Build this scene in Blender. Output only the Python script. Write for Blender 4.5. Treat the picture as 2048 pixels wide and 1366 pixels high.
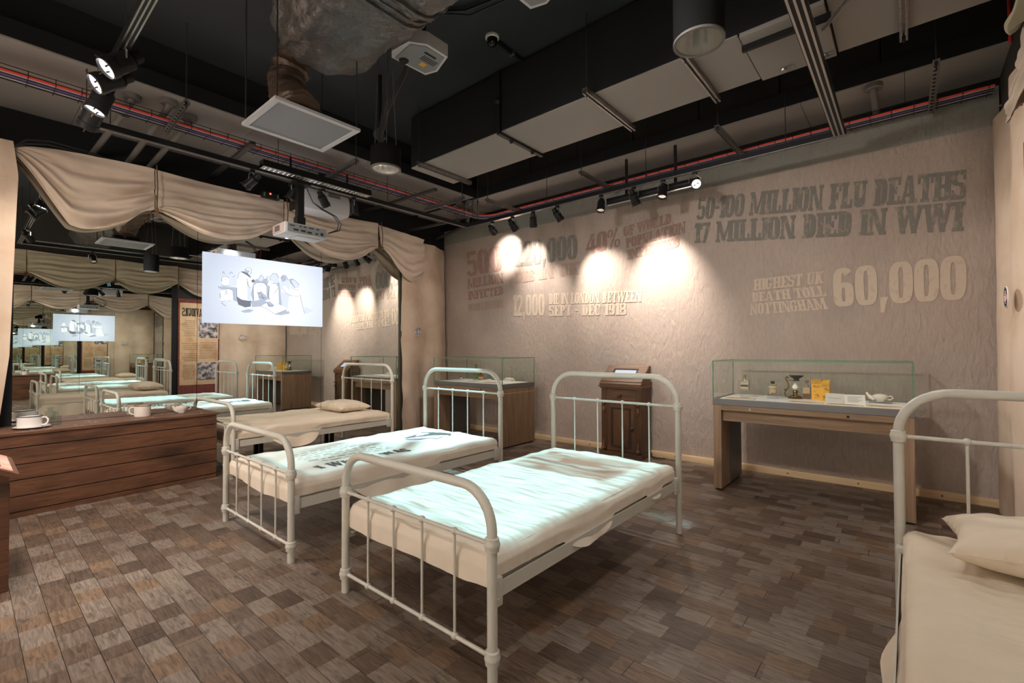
import bpy, bmesh, math, random
from mathutils import Vector, Matrix, noise
R = math.radians
random.seed(7)
for o in list(bpy.data.objects): bpy.data.objects.remove(o)
C = bpy.context.scene.collection
V = Vector

# ------------------------------------------------------------------ camera, world, exposure
cd = bpy.data.cameras.new('camera'); cam = bpy.data.objects.new('camera', cd); C.objects.link(cam)
cd.sensor_width = 36; cd.lens = 36*936.22/2048; cd.clip_start = .02
yaw, pit, rol = R(40.343), R(1.0015), R(-.2452)
fw = V((-math.sin(yaw)*math.cos(pit), math.cos(yaw)*math.cos(pit), math.sin(pit)))
rr = V((math.cos(yaw), math.sin(yaw), 0)); uu = rr.cross(fw)
cr = rr*math.cos(rol)+uu*math.sin(rol); cu = uu*math.cos(rol)-rr*math.sin(rol)
m4 = Matrix((cr, cu, -fw)).transposed().to_4x4(); m4.translation = V((0, 0, 1.35))
cam.matrix_world = m4
bpy.context.scene.camera = cam
w = bpy.data.worlds.new('world'); bpy.context.scene.world = w; w.use_nodes = True
w.node_tree.nodes['Background'].inputs[0].default_value = (.02, .02, .022, 1)
vs = bpy.context.scene.view_settings
vs.view_transform = 'Standard'; vs.look = 'None'; vs.gamma = 1; vs.use_curve_mapping = False
vs.exposure = 0.68
cy = bpy.context.scene.cycles
cy.max_bounces = 20; cy.glossy_bounces = 14; cy.diffuse_bounces = 5; cy.transparent_max_bounces = 24; cy.transmission_bounces = 10
WARM = (1, .895, .81); NEUT = (1, .935, .885); COOL = (.80, .95, 1)

def spot(name, loc, aim, power, size, blend=.5, col=WARM, rad=.03):
    l = bpy.data.lights.new(name, 'SPOT'); l.energy = power; l.spot_size = R(size); l.spot_blend = blend
    l.color = col; l.shadow_soft_size = rad
    o = bpy.data.objects.new(name, l); C.objects.link(o); o.location = loc
    o.rotation_euler = (V(aim)-V(loc)).to_track_quat('-Z', 'Y').to_euler()
    return o

# unseen overhead spots, added as soft fill for walls, curtains and floor
spot('spot_light', (-.45, 1.2, 3.15), (-.9, 2.0, 0), 30, 140, 1, NEUT, .15)
spot('spot_light', (-.45, 3.6, 3.15), (-.6, 3.6, 0), 35, 140, 1, NEUT, .15)
spot('spot_light', (-2.1, .64, 3.15), (-2.3, 5.7, 1.7), 170, 56, 1, NEUT, .12)
spot('spot_light', (-4.4, .64, 3.15), (-4.6, 5.7, 1.7), 170, 56, 1, NEUT, .12)
spot('spot_light', (-1.7, .64, 3.15), (-.3, 5.7, 1.6), 190, 56, 1, NEUT, .12)
spot('spot_light', (-3.3, -.6, 3.0), (-5.9, 1.4, 1.5), 130, 80, 1, WARM, .2)
spot('spot_light', (-4.2, .0, 3.1), (-4.8, .8, 0), 190, 85, 1, WARM, .15)
spot('spot_light', (-2.2, .0, 3.1), (-2.6, .5, 0), 50, 90, 1, NEUT, .15)
spot('spot_light', (-2.4, 4.6, 3.1), (.6, 4.3, 1.6), 120, 70, 1, NEUT, .15)
spot('spot_light', (-1.8, 3.9, 3.1), (-5.9, 4.4, 1.6), 110, 60, 1, NEUT, .15)
spot('spot_light', (-3.6, .5, 3.1), (-3.1, .25, 0), 110, 60, 1, WARM, .1)
# added fill: unseen spots wash the pale rear wall, which bounces soft light back
for x in (-4.6, -3.2, -1.8, -.6): spot('spot_light', (x, .5, 3.1), (x, -1.8, 1.4), 250, 100, 1, NEUT, .1)

# ------------------------------------------------------------------ materials
def nodes(name):
    m = bpy.data.materials.new(name); m.use_nodes = True
    nt = m.node_tree; return m, nt, nt.nodes['Principled BSDF']
def N(nt, t, **k):
    n = nt.nodes.new(t)
    for a, b in k.items(): setattr(n, a, b)
    return n
def c4(c): return (c[0], c[1], c[2], 1)
def mat(name, col, rough=.6, metal=0, col2=None, scale=6, stretch=(1, 1, 1), lo=.35, hi=.65, bump=0, bscale=60, bstretch=None, spec=.5, coat=0, trans=0, detail=4, bdist=.01):
    m, nt, p = nodes(name); L = nt.links.new
    p.inputs['Base Color'].default_value = c4(col); p.inputs['Roughness'].default_value = rough
    p.inputs['Metallic'].default_value = metal; p.inputs['Specular IOR Level'].default_value = spec
    p.inputs['Coat Weight'].default_value = coat; p.inputs['Transmission Weight'].default_value = trans
    tc = N(nt, 'ShaderNodeTexCoord')
    if col2:
        mp = N(nt, 'ShaderNodeMapping'); mp.inputs['Scale'].default_value = stretch
        nz = N(nt, 'ShaderNodeTexNoise'); nz.inputs['Scale'].default_value = scale; nz.inputs['Detail'].default_value = detail
        rp = N(nt, 'ShaderNodeValToRGB'); rp.color_ramp.elements[0].position = lo; rp.color_ramp.elements[1].position = hi
        rp.color_ramp.elements[0].color = c4(col); rp.color_ramp.elements[1].color = c4(col2)
        L(tc.outputs['Object'], mp.inputs[0]); L(mp.outputs[0], nz.inputs['Vector']); L(nz.outputs[0], rp.inputs[0]); L(rp.outputs[0], p.inputs['Base Color'])
    if bump:
        mp2 = N(nt, 'ShaderNodeMapping'); mp2.inputs['Scale'].default_value = bstretch or stretch
        nb = N(nt, 'ShaderNodeTexNoise'); nb.inputs['Scale'].default_value = bscale; nb.inputs['Detail'].default_value = 5
        b = N(nt, 'ShaderNodeBump'); b.inputs['Strength'].default_value = bump; b.inputs['Distance'].default_value = bdist
        L(tc.outputs['Object'], mp2.inputs[0]); L(mp2.outputs[0], nb.inputs['Vector']); L(nb.outputs[0], b.inputs['Height']); L(b.outputs[0], p.inputs['Normal'])
    return m
def emit(name, col, s):
    m, nt, p = nodes(name)
    p.inputs['Base Color'].default_value = (.02, .02, .02, 1)
    p.inputs['Emission Color'].default_value = c4(col); p.inputs['Emission Strength'].default_value = s
    return m
def wood(name, c1, c2, axis=0, scale=5, rough=.5, dark=None, bump=.25):
    m, nt, p = nodes(name); L = nt.links.new
    tc = N(nt, 'ShaderNodeTexCoord'); mp = N(nt, 'ShaderNodeMapping')
    s = [9, 9, 9]; s[axis] = .6; mp.inputs['Scale'].default_value = s
    nz = N(nt, 'ShaderNodeTexNoise'); nz.inputs['Scale'].default_value = scale; nz.inputs['Detail'].default_value = 8; nz.inputs['Distortion'].default_value = 1.2
    rp = N(nt, 'ShaderNodeValToRGB'); e = rp.color_ramp.elements
    e[0].position = .3; e[0].color = c4(c1); e[1].position = .7; e[1].color = c4(c2)
    L(tc.outputs['Object'], mp.inputs[0]); L(mp.outputs[0], nz.inputs['Vector']); L(nz.outputs[0], rp.inputs[0])
    out = rp.outputs[0]
    if dark:
        n2 = N(nt, 'ShaderNodeTexNoise'); n2.inputs['Scale'].default_value = 2.2; n2.inputs['Detail'].default_value = 6
        mp2 = N(nt, 'ShaderNodeMapping'); s2 = [2, 2, 2]; s2[axis] = .7; mp2.inputs['Scale'].default_value = s2
        r2 = N(nt, 'ShaderNodeValToRGB'); r2.color_ramp.elements[0].position = .52; r2.color_ramp.elements[1].position = .72
        mx = N(nt, 'ShaderNodeMix', data_type='RGBA'); mx.inputs['B'].default_value = c4(dark)
        L(tc.outputs['Object'], mp2.inputs[0]); L(mp2.outputs[0], n2.inputs['Vector']); L(n2.outputs[0], r2.inputs[0]); L(r2.outputs[0], mx.inputs['Factor']); L(out, mx.inputs['A']); out = mx.outputs['Result']
    L(out, p.inputs['Base Color']); p.inputs['Roughness'].default_value = rough
    b = N(nt, 'ShaderNodeBump'); b.inputs['Strength'].default_value = bump; b.inputs['Distance'].default_value = .004
    L(nz.outputs[0], b.inputs['Height']); L(b.outputs[0], p.inputs['Normal'])
    return m
def glass(name, tint, refl=.10):
    m = bpy.data.materials.new(name); m.use_nodes = True; nt = m.node_tree; nt.nodes.clear(); L = nt.links.new
    o = N(nt, 'ShaderNodeOutputMaterial'); t = N(nt, 'ShaderNodeBsdfTransparent'); g = N(nt, 'ShaderNodeBsdfGlossy'); mx = N(nt, 'ShaderNodeMixShader')
    lw = N(nt, 'ShaderNodeLayerWeight'); lw.inputs[0].default_value = .5
    pw = N(nt, 'ShaderNodeMath', operation='POWER'); pw.inputs[1].default_value = 5; L(lw.outputs['Facing'], pw.inputs[0])
    f = N(nt, 'ShaderNodeMath', operation='MULTIPLY_ADD'); f.inputs[1].default_value = .45; f.inputs[2].default_value = .009; L(pw.outputs[0], f.inputs[0])
    t.inputs[0].default_value = c4(tint); g.inputs['Roughness'].default_value = .02
    L(f.outputs[0], mx.inputs[0]); L(t.outputs[0], mx.inputs[1]); L(g.outputs[0], mx.inputs[2]); L(mx.outputs[0], o.inputs[0])
    return m
def mirror(name):
    m, nt, p = nodes(name); p.inputs['Base Color'].default_value = (.86, .89, .86, 1); p.inputs['Metallic'].default_value = 1; p.inputs['Roughness'].default_value = 0
    return m
def fabric_wall():
    m, nt, p = nodes('printed_fabric'); L = nt.links.new
    g = N(nt, 'ShaderNodeNewGeometry'); sx = N(nt, 'ShaderNodeSeparateXYZ'); L(g.outputs['Position'], sx.inputs[0])
    n1 = N(nt, 'ShaderNodeTexNoise'); n1.inputs['Scale'].default_value = .9; n1.inputs['Detail'].default_value = 6
    L(g.outputs['Position'], n1.inputs['Vector'])
    r1 = N(nt, 'ShaderNodeValToRGB'); e = r1.color_ramp.elements
    e[0].position = .3; e[0].color = (.355, .285, .24, 1); e[1].position = .7; e[1].color = (.46, .375, .32, 1)
    L(n1.outputs[0], r1.inputs[0])
    # weave
    mp = N(nt, 'ShaderNodeMapping'); mp.inputs['Scale'].default_value = (60, 60, 14); L(g.outputs['Position'], mp.inputs[0])
    n2 = N(nt, 'ShaderNodeTexNoise'); n2.inputs['Scale'].default_value = 1; n2.inputs['Detail'].default_value = 3; L(mp.outputs[0], n2.inputs['Vector'])
    mx = N(nt, 'ShaderNodeMix', data_type='RGBA', blend_type='MULTIPLY'); mx.inputs['Factor'].default_value = .35
    r2 = N(nt, 'ShaderNodeValToRGB'); r2.color_ramp.elements[0].color = (.6, .6, .6, 1); r2.color_ramp.elements[1].color = (1.3, 1.3, 1.3, 1)
    L(n2.outputs[0], r2.inputs[0]); L(r1.outputs[0], mx.inputs['A']); L(r2.outputs[0], mx.inputs['B'])
    # plain grey-green header band above the print
    mr = N(nt, 'ShaderNodeMapRange'); mr.inputs['From Min'].default_value = 3.247; mr.inputs['From Max'].default_value = 3.255; L(sx.outputs['Z'], mr.inputs['Value'])
    m2 = N(nt, 'ShaderNodeMix', data_type='RGBA'); m2.inputs['B'].default_value = (.265, .26, .23, 1); L(mr.outputs[0], m2.inputs['Factor']); L(mx.outputs['Result'], m2.inputs['A'])
    # faint grey printed haze in the middle of the sheet
    n3 = N(nt, 'ShaderNodeTexNoise'); n3.inputs['Scale'].default_value = 1.7; n3.inputs['Detail'].default_value = 4; L(g.outputs['Position'], n3.inputs['Vector'])
    r3 = N(nt, 'ShaderNodeValToRGB'); r3.color_ramp.elements[0].position = .5; r3.color_ramp.elements[1].position = .75; r3.color_ramp.elements[1].color = (.6, .6, .6, 1)
    m3 = N(nt, 'ShaderNodeMix', data_type='RGBA'); m3.inputs['B'].default_value = (.31, .275, .24, 1)
    L(n3.outputs[0], r3.inputs[0]); L(r3.outputs[0], m3.inputs['Factor']); L(m2.outputs['Result'], m3.inputs['A']); L(m3.outputs['Result'], p.inputs['Base Color'])
    p.inputs['Roughness'].default_value = .9; p.inputs['Specular IOR Level'].default_value = .15
    mp3 = N(nt, 'ShaderNodeMapping'); mp3.inputs['Scale'].default_value = (26, 26, 9); mp3.inputs['Rotation'].default_value = (0, .35, 0); L(g.outputs['Position'], mp3.inputs[0])
    n4 = N(nt, 'ShaderNodeTexNoise'); n4.inputs['Scale'].default_value = 1; n4.inputs['Detail'].default_value = 5; n4.inputs['Distortion'].default_value = .8; L(mp3.outputs[0], n4.inputs['Vector'])
    b = N(nt, 'ShaderNodeBump'); b.inputs['Strength'].default_value = .8; b.inputs['Distance'].default_value = .016; L(n4.outputs[0], b.inputs['Height']); L(b.outputs[0], p.inputs['Normal'])
    return m
def lettering(name, col, amount=.45):
    m, nt, p = nodes(name); L = nt.links.new
    g = N(nt, 'ShaderNodeNewGeometry'); n = N(nt, 'ShaderNodeTexNoise'); n.inputs['Scale'].default_value = 30; n.inputs['Detail'].default_value = 6
    mp = N(nt, 'ShaderNodeMapping'); mp.inputs['Scale'].default_value = (1, 1, .6); L(g.outputs['Position'], mp.inputs[0]); L(mp.outputs[0], n.inputs['Vector'])
    r = N(nt, 'ShaderNodeValToRGB'); r.color_ramp.elements[0].position = .56; r.color_ramp.elements[1].position = .64
    r.color_ramp.elements[0].color = c4(col); r.color_ramp.elements[1].color = c4([a*(1-amount)+b*amount for a, b in zip(col, (.42, .335, .27))])
    L(n.outputs[0], r.inputs[0]); L(r.outputs[0], p.inputs['Base Color']); p.inputs['Roughness'].default_value = .9; p.inputs['Specular IOR Level'].default_value = .1
    return m
def plank_mat():
    m, nt, p = nodes('block_printed_laminate'); L = nt.links.new
    g = N(nt, 'ShaderNodeNewGeometry'); s = N(nt, 'ShaderNodeSeparateXYZ'); L(g.outputs['Position'], s.inputs[0])
    def mth(op, a, b=None, c=None):
        n = N(nt, 'ShaderNodeMath', operation=op)
        for i, x in enumerate((a, b, c)):
            if x is None: continue
            if isinstance(x, (int, float)): n.inputs[i].default_value = x
            else: L(x, n.inputs[i])
        return n.outputs[0]
    row = mth('FLOOR', mth('DIVIDE', mth('ADD', s.outputs['Y'], 3.0), .114))
    wn = N(nt, 'ShaderNodeTexWhiteNoise', noise_dimensions='1D'); L(row, wn.inputs['W'])
    wv = mth('ADD', mth('MULTIPLY', s.outputs['X'], 6.2), mth('MULTIPLY', wn.outputs['Value'], 57.0))
    # slightly ragged block ends
    nj = N(nt, 'ShaderNodeTexNoise'); nj.inputs['Scale'].default_value = 40; L(g.outputs['Position'], nj.inputs['Vector'])
    wv2 = mth('ADD', wv, mth('MULTIPLY', nj.outputs[0], .07))
    vo = N(nt, 'ShaderNodeTexVoronoi', voronoi_dimensions='1D'); vo.inputs['Scale'].default_value = 1; L(wv2, vo.inputs['W'])
    sp = N(nt, 'ShaderNodeSeparateColor'); L(vo.outputs['Color'], sp.inputs[0])
    r = N(nt, 'ShaderNodeValToRGB'); r.color_ramp.interpolation = 'CONSTANT'; e = r.color_ramp.elements
    cols = [(0.128, 0.087, 0.062), (0.216, 0.169, 0.134), (0.184, 0.121, 0.08), (0.172, 0.124, 0.092), (0.236, 0.191, 0.154), (0.144, 0.099, 0.071), (0.192, 0.148, 0.118), (0.104, 0.072, 0.053), (0.224, 0.179, 0.144), (0.208, 0.139, 0.089)]
    e[0].position = 0; e[0].color = c4(cols[0]); e[1].position = .1; e[1].color = c4(cols[1])
    for i in range(2, 10):
        q = e.new(i/10); q.color = c4(cols[i])
    L(sp.outputs[0], r.inputs[0])
    mp = N(nt, 'ShaderNodeMapping'); mp.inputs['Scale'].default_value = (6, 55, 1); L(g.outputs['Position'], mp.inputs[0])
    cmb = N(nt, 'ShaderNodeVectorMath', operation='ADD'); L(mp.outputs[0], cmb.inputs[0]); 
    cx = N(nt, 'ShaderNodeCombineXYZ'); L(mth('MULTIPLY', sp.outputs[1], 40.0), cx.inputs[2]); L(cx.outputs[0], cmb.inputs[1])
    n1 = N(nt, 'ShaderNodeTexNoise'); n1.inputs['Scale'].default_value = 1; n1.inputs['Detail'].default_value = 7; n1.inputs['Distortion'].default_value = 1.5; L(cmb.outputs[0], n1.inputs['Vector'])
    r1 = N(nt, 'ShaderNodeValToRGB'); r1.color_ramp.elements[0].position = .3; r1.color_ramp.elements[0].color = (.42, .38, .35, 1); r1.color_ramp.elements[1].position = .62; r1.color_ramp.elements[1].color = (1.08, 1.06, 1.04, 1); L(n1.outputs[0], r1.inputs[0])
    mx = N(nt, 'ShaderNodeMix', data_type='RGBA', blend_type='MULTIPLY'); mx.inputs['Factor'].default_value = .85; L(r.outputs[0], mx.inputs['A']); L(r1.outputs[0], mx.inputs['B'])
    n2 = N(nt, 'ShaderNodeTexNoise'); n2.inputs['Scale'].default_value = 1; n2.inputs['Detail'].default_value = 9; n2.inputs['Roughness'].default_value = .65; mpw = N(nt, 'ShaderNodeMapping'); mpw.inputs['Scale'].default_value = (7, 16, 1); L(g.outputs['Position'], mpw.inputs[0]); L(mpw.outputs[0], n2.inputs['Vector'])
    r2 = N(nt, 'ShaderNodeValToRGB'); r2.color_ramp.elements[0].position = .57; r2.color_ramp.elements[1].position = .68; r2.color_ramp.elements[1].color = (.8, .8, .8, 1)
    m2 = N(nt, 'ShaderNodeMix', data_type='RGBA'); m2.inputs['B'].default_value = (.055, .042, .034, 1)
    L(n2.outputs[0], r2.inputs[0]); L(r2.outputs[0], m2.inputs['Factor']); L(mx.outputs['Result'], m2.inputs['A']); L(m2.outputs['Result'], p.inputs['Base Color'])
    p.inputs['Roughness'].default_value = .46; p.inputs['Specular IOR Level'].default_value = .35
    b = N(nt, 'ShaderNodeBump'); b.inputs['Strength'].default_value = .25; b.inputs['Distance'].default_value = .003; L(n1.outputs[0], b.inputs['Height']); L(b.outputs[0], p.inputs['Normal'])
    return m

BLACK = mat('black_paint', (.017, .018, .019), .6, bump=.1, bscale=20, spec=.12)
BLACKM = mat('black_metal', (.015, .015, .016), .38, 0, spec=.22)
CEIL = mat('black_slab', (.026, .029, .033), .6, col2=(.034, .038, .042), scale=1.2, bump=.2, bscale=8)
SOFF = mat('grey_soffit', (.29, .27, .255), .7, col2=(.32, .295, .275), scale=1)
SILV = mat('brushed_aluminium', (.62, .61, .60), .3, 1)
STEEL = mat('galvanised_steel', (.42, .41, .40), .38, .9, col2=(.30, .29, .28), scale=25)
DSTEEL = mat('dark_channel', (.10, .095, .09), .45, .7)
CHROME = mat('mirror_reflector', (.93, .92, .90), .22, 1)
RODM = mat('dark_rod', (.05, .048, .046), .5, .5)
PIPEG = mat('grey_conduit', (.16, .148, .138), .55)
FAB = fabric_wall()
PLANK = plank_mat()
CREAM = mat('cream_enamel', (.57, .55, .485), .38, col2=(.52, .49, .42), scale=9, lo=.55, hi=.75)
SHEET = mat('cream_cotton', (.72, .62, .49), .85, col2=(.69, .58, .45), scale=5, bump=.35, bscale=6, bstretch=(1, 2.2, 1), spec=.2, bdist=.02)
SHEETW = mat('white_cotton', (.74, .655, .55), .85, col2=(.70, .61, .50), scale=5, bump=.35, bscale=6, bstretch=(1, 2.2, 1), spec=.2, bdist=.02)
DRAPE = mat('beige_canvas', (.545, .44, .35), .9, col2=(.33, .265, .21), scale=1.6, lo=.50, hi=.80, stretch=(1, .8, 2.2), bump=.15, bscale=25, spec=.15)
DRAPEG = mat('olive_beige_canvas', (.50, .44, .33), .9, col2=(.46, .40, .29), scale=3, bump=.15, bscale=25, spec=.15)
PARCH = mat('parchment_curtain', (.66, .52, .40), .9, col2=(.50, .35, .24), scale=2.2, detail=8, lo=.42, hi=.78, bump=.5, bscale=9, spec=.15, bdist=.02)
ROPE = mat('brown_rope', (.12, .065, .03), .9)
PALEW = wood('pale_pine', (.62, .43, .24), (.72, .53, .32), 0, 3)
BENCHW = wood('reddish_brown_board', (.085, .036, .018), (.165, .072, .036), 1, 4, .5, (.03, .013, .008))
OLDW = wood('old_pine', (.06, .026, .010), (.15, .066, .024), 2, 4, .42, (.035, .016, .008))
OLDH = wood('old_pine_flat', (.07, .03, .012), (.18, .083, .032), 0, 4, .42, (.03, .015, .008))
OAKV = wood('oak_veneer', (.20, .122, .07), (.33, .215, .13), 2, 3, .5)
OAKH = wood('oak_veneer_rail', (.165, .10, .055), (.28, .18, .10), 0, 3, .5)
GREYM = mat('grey_metal', (.15, .147, .145), .45, .3)
WHITE = mat('white_board', (.80, .78, .75), .6)
WENAM = mat('white_enamel', (.78, .75, .72), .25, coat=.4)
CHIP = mat('chipped_enamel', (.70, .62, .54), .35, col2=(.75, .70, .66), scale=7)
DARKB = mat('dark_blue_rim', (.05, .05, .075), .4)
CHINA = mat('cream_china', (.80, .72, .62), .2, coat=.5)
GLASS = glass('case_glass', (.965, .985, .972)); GEDGE = mat('green_glass_edge', (.10, .22, .13), .15)
CLEAR = glass('clear_glass', (.84, .91, .89)); ACRY = glass('acrylic', (.93, .94, .95))
AMBER = mat('amber_glass', (.30, .10, .02), .1, trans=.35, coat=.6); GREENG = mat('green_glass', (.02, .22, .03), .1, trans=.35, coat=.6)
CORK = mat('cork', (.22, .13, .06), .9); LABEL = mat('paper_label', (.42, .27, .14), .8, col2=(.50, .36, .22), scale=30)
PALELAB = mat('aged_label', (.50, .42, .28), .8); DLAB = mat('dark_label', (.04, .05, .05), .6)
PAPER = mat('tan_paper', (.66, .46, .30), .85, col2=(.70, .53, .38), scale=12); CARD = mat('white_card', (.80, .76, .72), .8); GCARD = mat('grey_card', (.52, .47, .42), .7)
YELL = mat('yellow_carton', (.75, .38, .03), .55); BROWNP = mat('brown_print', (.14, .07, .02), .7)
BRASS = mat('aged_brass', (.20, .135, .05), .35, .9); BLKTIN = mat('black_tin', (.03, .026, .024), .45, .5)
MIRR = mirror('silvered_mirror')
INK = mat('black_ink', (.03, .028, .026), .8)
REDC = mat('red_cable', (.75, .06, .035), .5); PURC = mat('purple_cable', (.17, .13, .29), .5); GRYC = mat('grey_cable', (.5, .5, .52), .5); BLKC = mat('black_cable', (.012, .012, .013), .5)
PROJW = mat('pale_plastic', (.62, .61, .63), .4); PROJG = mat('grey_plastic', (.25, .26, .27), .45); PROJP = mat('pinkish_plastic', (.62, .50, .46), .45)
LAMP = emit('lit_lens', (1, .95, .90), 5); LAMPX = emit('projector_lens', (.85, .92, 1), 20)
FOIL = mat('grey_wrap', (.118, .122, .128), .36, .35, col2=(.17, .155, .145), scale=2, bump=1, bscale=11, bdist=.04)
FLEX = mat('brown_foil_duct', (.13, .09, .065), .4, .4, bump=.7, bscale=14, bdist=.03)

# ------------------------------------------------------------------ mesh helpers
class MB:
    def __init__(s): s.bm = bmesh.new(); s.mi = 0
    def face(s, vs):
        try:
            f = s.bm.faces.new(vs); f.material_index = s.mi; return f
        except ValueError: return None
    def box(s, x0, x1, y0, y1, z0, z1, bev=0):
        g = bmesh.ops.create_cube(s.bm, size=1, matrix=Matrix.Translation(((x0+x1)/2, (y0+y1)/2, (z0+z1)/2)) @ Matrix.Diagonal((abs(x1-x0), abs(y1-y0), abs(z1-z0), 1)))
        fs = set(f for v in g['verts'] for f in v.link_faces)
        for f in fs: f.material_index = s.mi
        if bev:
            es = list(set(e for v in g['verts'] for e in v.link_edges))
            r = bmesh.ops.bevel(s.bm, geom=es, offset=bev, segments=2, profile=.6, affect='EDGES')
            for f in r['faces']: f.material_index = s.mi
        return s
    def prism(s, pts, z0, z1):
        a = [s.bm.verts.new((x, y, z0)) for x, y in pts]; b = [s.bm.verts.new((x, y, z1)) for x, y in pts]; n = len(pts)
        s.face(a[::-1]); s.face(b)
        for i in range(n): s.face([a[i], a[(i+1) % n], b[(i+1) % n], b[i]])
        return s
    def extr(s, pts, d):
        d = V(d); a = [s.bm.verts.new(V(p)) for p in pts]; b = [s.bm.verts.new(V(p)+d) for p in pts]; n = len(pts)
        s.face(a[::-1]); s.face(b)
        for i in range(n): s.face([a[i], a[(i+1) % n], b[(i+1) % n], b[i]])
        return s
    def poly(s, pts):
        s.face([s.bm.verts.new(V(p)) for p in pts]); return s
    def tube(s, pts, r, n=10, cap=True, rad=None):
        pts = [V(p) for p in pts]; rings = []; prev = None
        for i, p in enumerate(pts):
            t = ((pts[min(i+1, len(pts)-1)]-p).normalized()+(p-pts[max(i-1, 0)]).normalized())
            if t.length < 1e-6: t = pts[min(i+1, len(pts)-1)]-pts[max(i-1, 0)]
            t.normalize()
            if prev is None:
                a = t.orthogonal().normalized()
            else:
                a = prev-t*prev.dot(t)
                if a.length < 1e-6: a = t.orthogonal()
                a.normalize()
            prev = a; b = t.cross(a); q = rad[i] if rad else r
            rings.append([s.bm.verts.new(p+a*math.cos(2*math.pi*k/n)*q+b*math.sin(2*math.pi*k/n)*q) for k in range(n)])
        for A, B in zip(rings, rings[1:]):
            for k in range(n): s.face([A[k], A[(k+1) % n], B[(k+1) % n], B[k]])
        if cap: s.face(rings[0][::-1]); s.face(rings[-1])
        return s
    def cyl(s, p0, p1, r, n=16): return s.tube([p0, p1], r, n)
    def lathe(s, prof, c, axis=(0, 0, 1), n=20):
        c = V(c); ax = V(axis).normalized(); a = ax.orthogonal().normalized(); b = ax.cross(a); rings = []
        for r, h in prof:
            if r < 1e-5: rings.append([s.bm.verts.new(c+ax*h)])
            else: rings.append([s.bm.verts.new(c+ax*h+(a*math.cos(2*math.pi*k/n)+b*math.sin(2*math.pi*k/n))*r) for k in range(n)])
        for A, B in zip(rings, rings[1:]):
            for k in range(n):
                if len(A) == 1 and len(B) == 1: continue
                if len(A) == 1: s.face([A[0], B[(k+1) % n], B[k]])
                elif len(B) == 1: s.face([A[k], A[(k+1) % n], B[0]])
                else: s.face([A[k], A[(k+1) % n], B[(k+1) % n], B[k]])
        return s
    def ball(s, c, r, sc=(1, 1, 1), u=12, v=8):
        g = bmesh.ops.create_uvsphere(s.bm, u_segments=u, v_segments=v, radius=r, matrix=Matrix.Translation(c) @ Matrix.Diagonal((*sc, 1)))
        for f in set(f for q in g['verts'] for f in q.link_faces): f.material_index = s.mi
        return s
    def grid(s, fn, nu, nv, flip=False):
        vs = [[s.bm.verts.new(fn(i/nu, j/nv)) for j in range(nv+1)] for i in range(nu+1)]
        for i in range(nu):
            for j in range(nv):
                q = [vs[i][j], vs[i+1][j], vs[i+1][j+1], vs[i][j+1]]
                s.face(q[::-1] if flip else q)
        return s
    def slab(s, fn, nu, nv, th):     # a grid given thickness along its normals
        s.grid(fn, nu, nv); s.bm.normal_update()
        bmesh.ops.solidify(s.bm, geom=s.bm.faces[:], thickness=th); return s
def origin(o):
    p = V((0, 0, 0))
    while o: p += o.location; o = o.parent
    return p
def part(name, mb, m, parent=None, smooth=True, loc=None, ang=40, recalc=True):
    me = bpy.data.meshes.new(name)
    if recalc: bmesh.ops.recalc_face_normals(mb.bm, faces=mb.bm.faces)
    base = origin(parent) if parent else V((0, 0, 0))
    if parent is None and loc is not None: base = V(loc)
    mb.bm.transform(Matrix.Translation(-base)); mb.bm.to_mesh(me); mb.bm.free()
    for q in (m if isinstance(m, (list, tuple)) else [m]): me.materials.append(q)
    if smooth:
        for p in me.polygons: p.use_smooth = True
        me.set_sharp_from_angle(angle=R(ang))
    o = bpy.data.objects.new(name, me); C.objects.link(o)
    if parent: o.parent = parent
    elif loc is not None: o.location = loc
    return o
def thing(name, label, cat, loc, group=None):
    o = bpy.data.objects.new(name, None); C.objects.link(o); o.location = loc; o.empty_display_size = .1
    return tag(o, label, cat, group)
def tag(o, label, cat, group=None):
    o['label'] = label; o['category'] = cat
    if group: o['group'] = group
    return o
def struct(o): o['kind'] = 'structure'; return o
def dup(root, loc, label=None):
    r = root.copy(); C.objects.link(r); r.location = loc
    if label: r['label'] = label
    for ch in list(root.children):
        c = ch.copy(); C.objects.link(c); c.parent = r
        for g in list(ch.children):
            d = g.copy(); C.objects.link(d); d.parent = c
    return r
def nz(x, y=0, z=0): return noise.noise(V((x, y, z)))
def arc(c, a, b, r, t0, t1, n=8):
    c = V(c); a = V(a); b = V(b)
    return [c+a*r*math.cos(t0+(t1-t0)*i/n)+b*r*math.sin(t0+(t1-t0)*i/n) for i in range(n+1)]

# ------------------------------------------------------------------ slab-serif lettering
T_, S_ = .25, .13
def rect(x0, y0, x1, y1): return [(x0, y0), (x1, y0), (x1, y1), (x0, y1)]
def st(x, top=1, bot=1, t=T_, k=.065):
    o = [rect(x, 0, x+t, 1)]
    if top: o.append(rect(x-k, 1-S_, x+t+k, 1))
    if bot: o.append(rect(x-k, 0, x+t+k, S_))
    return o
def ring(cx, cy, rx, ry, t=T_, s=S_, a0=0, a1=360, n=28):
    def se(a, q=.62):
        c, d = math.cos(R(a)), math.sin(R(a)); return math.copysign(abs(c)**q, c), math.copysign(abs(d)**q, d)
    o = []
    for i in range(n):
        p, q = se(a0+(a1-a0)*i/n), se(a0+(a1-a0)*(i+1)/n)
        o.append([(cx+p[0]*rx, cy+p[1]*ry), (cx+q[0]*rx, cy+q[1]*ry), (cx+q[0]*(rx-t), cy+q[1]*(ry-s)), (cx+p[0]*(rx-t), cy+p[1]*(ry-s))])
    return o
def dg(x0, y0, x1, y1, t=T_): return [[(x0, y0), (x0+t, y0), (x1+t, y1), (x1, y1)]]
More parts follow.
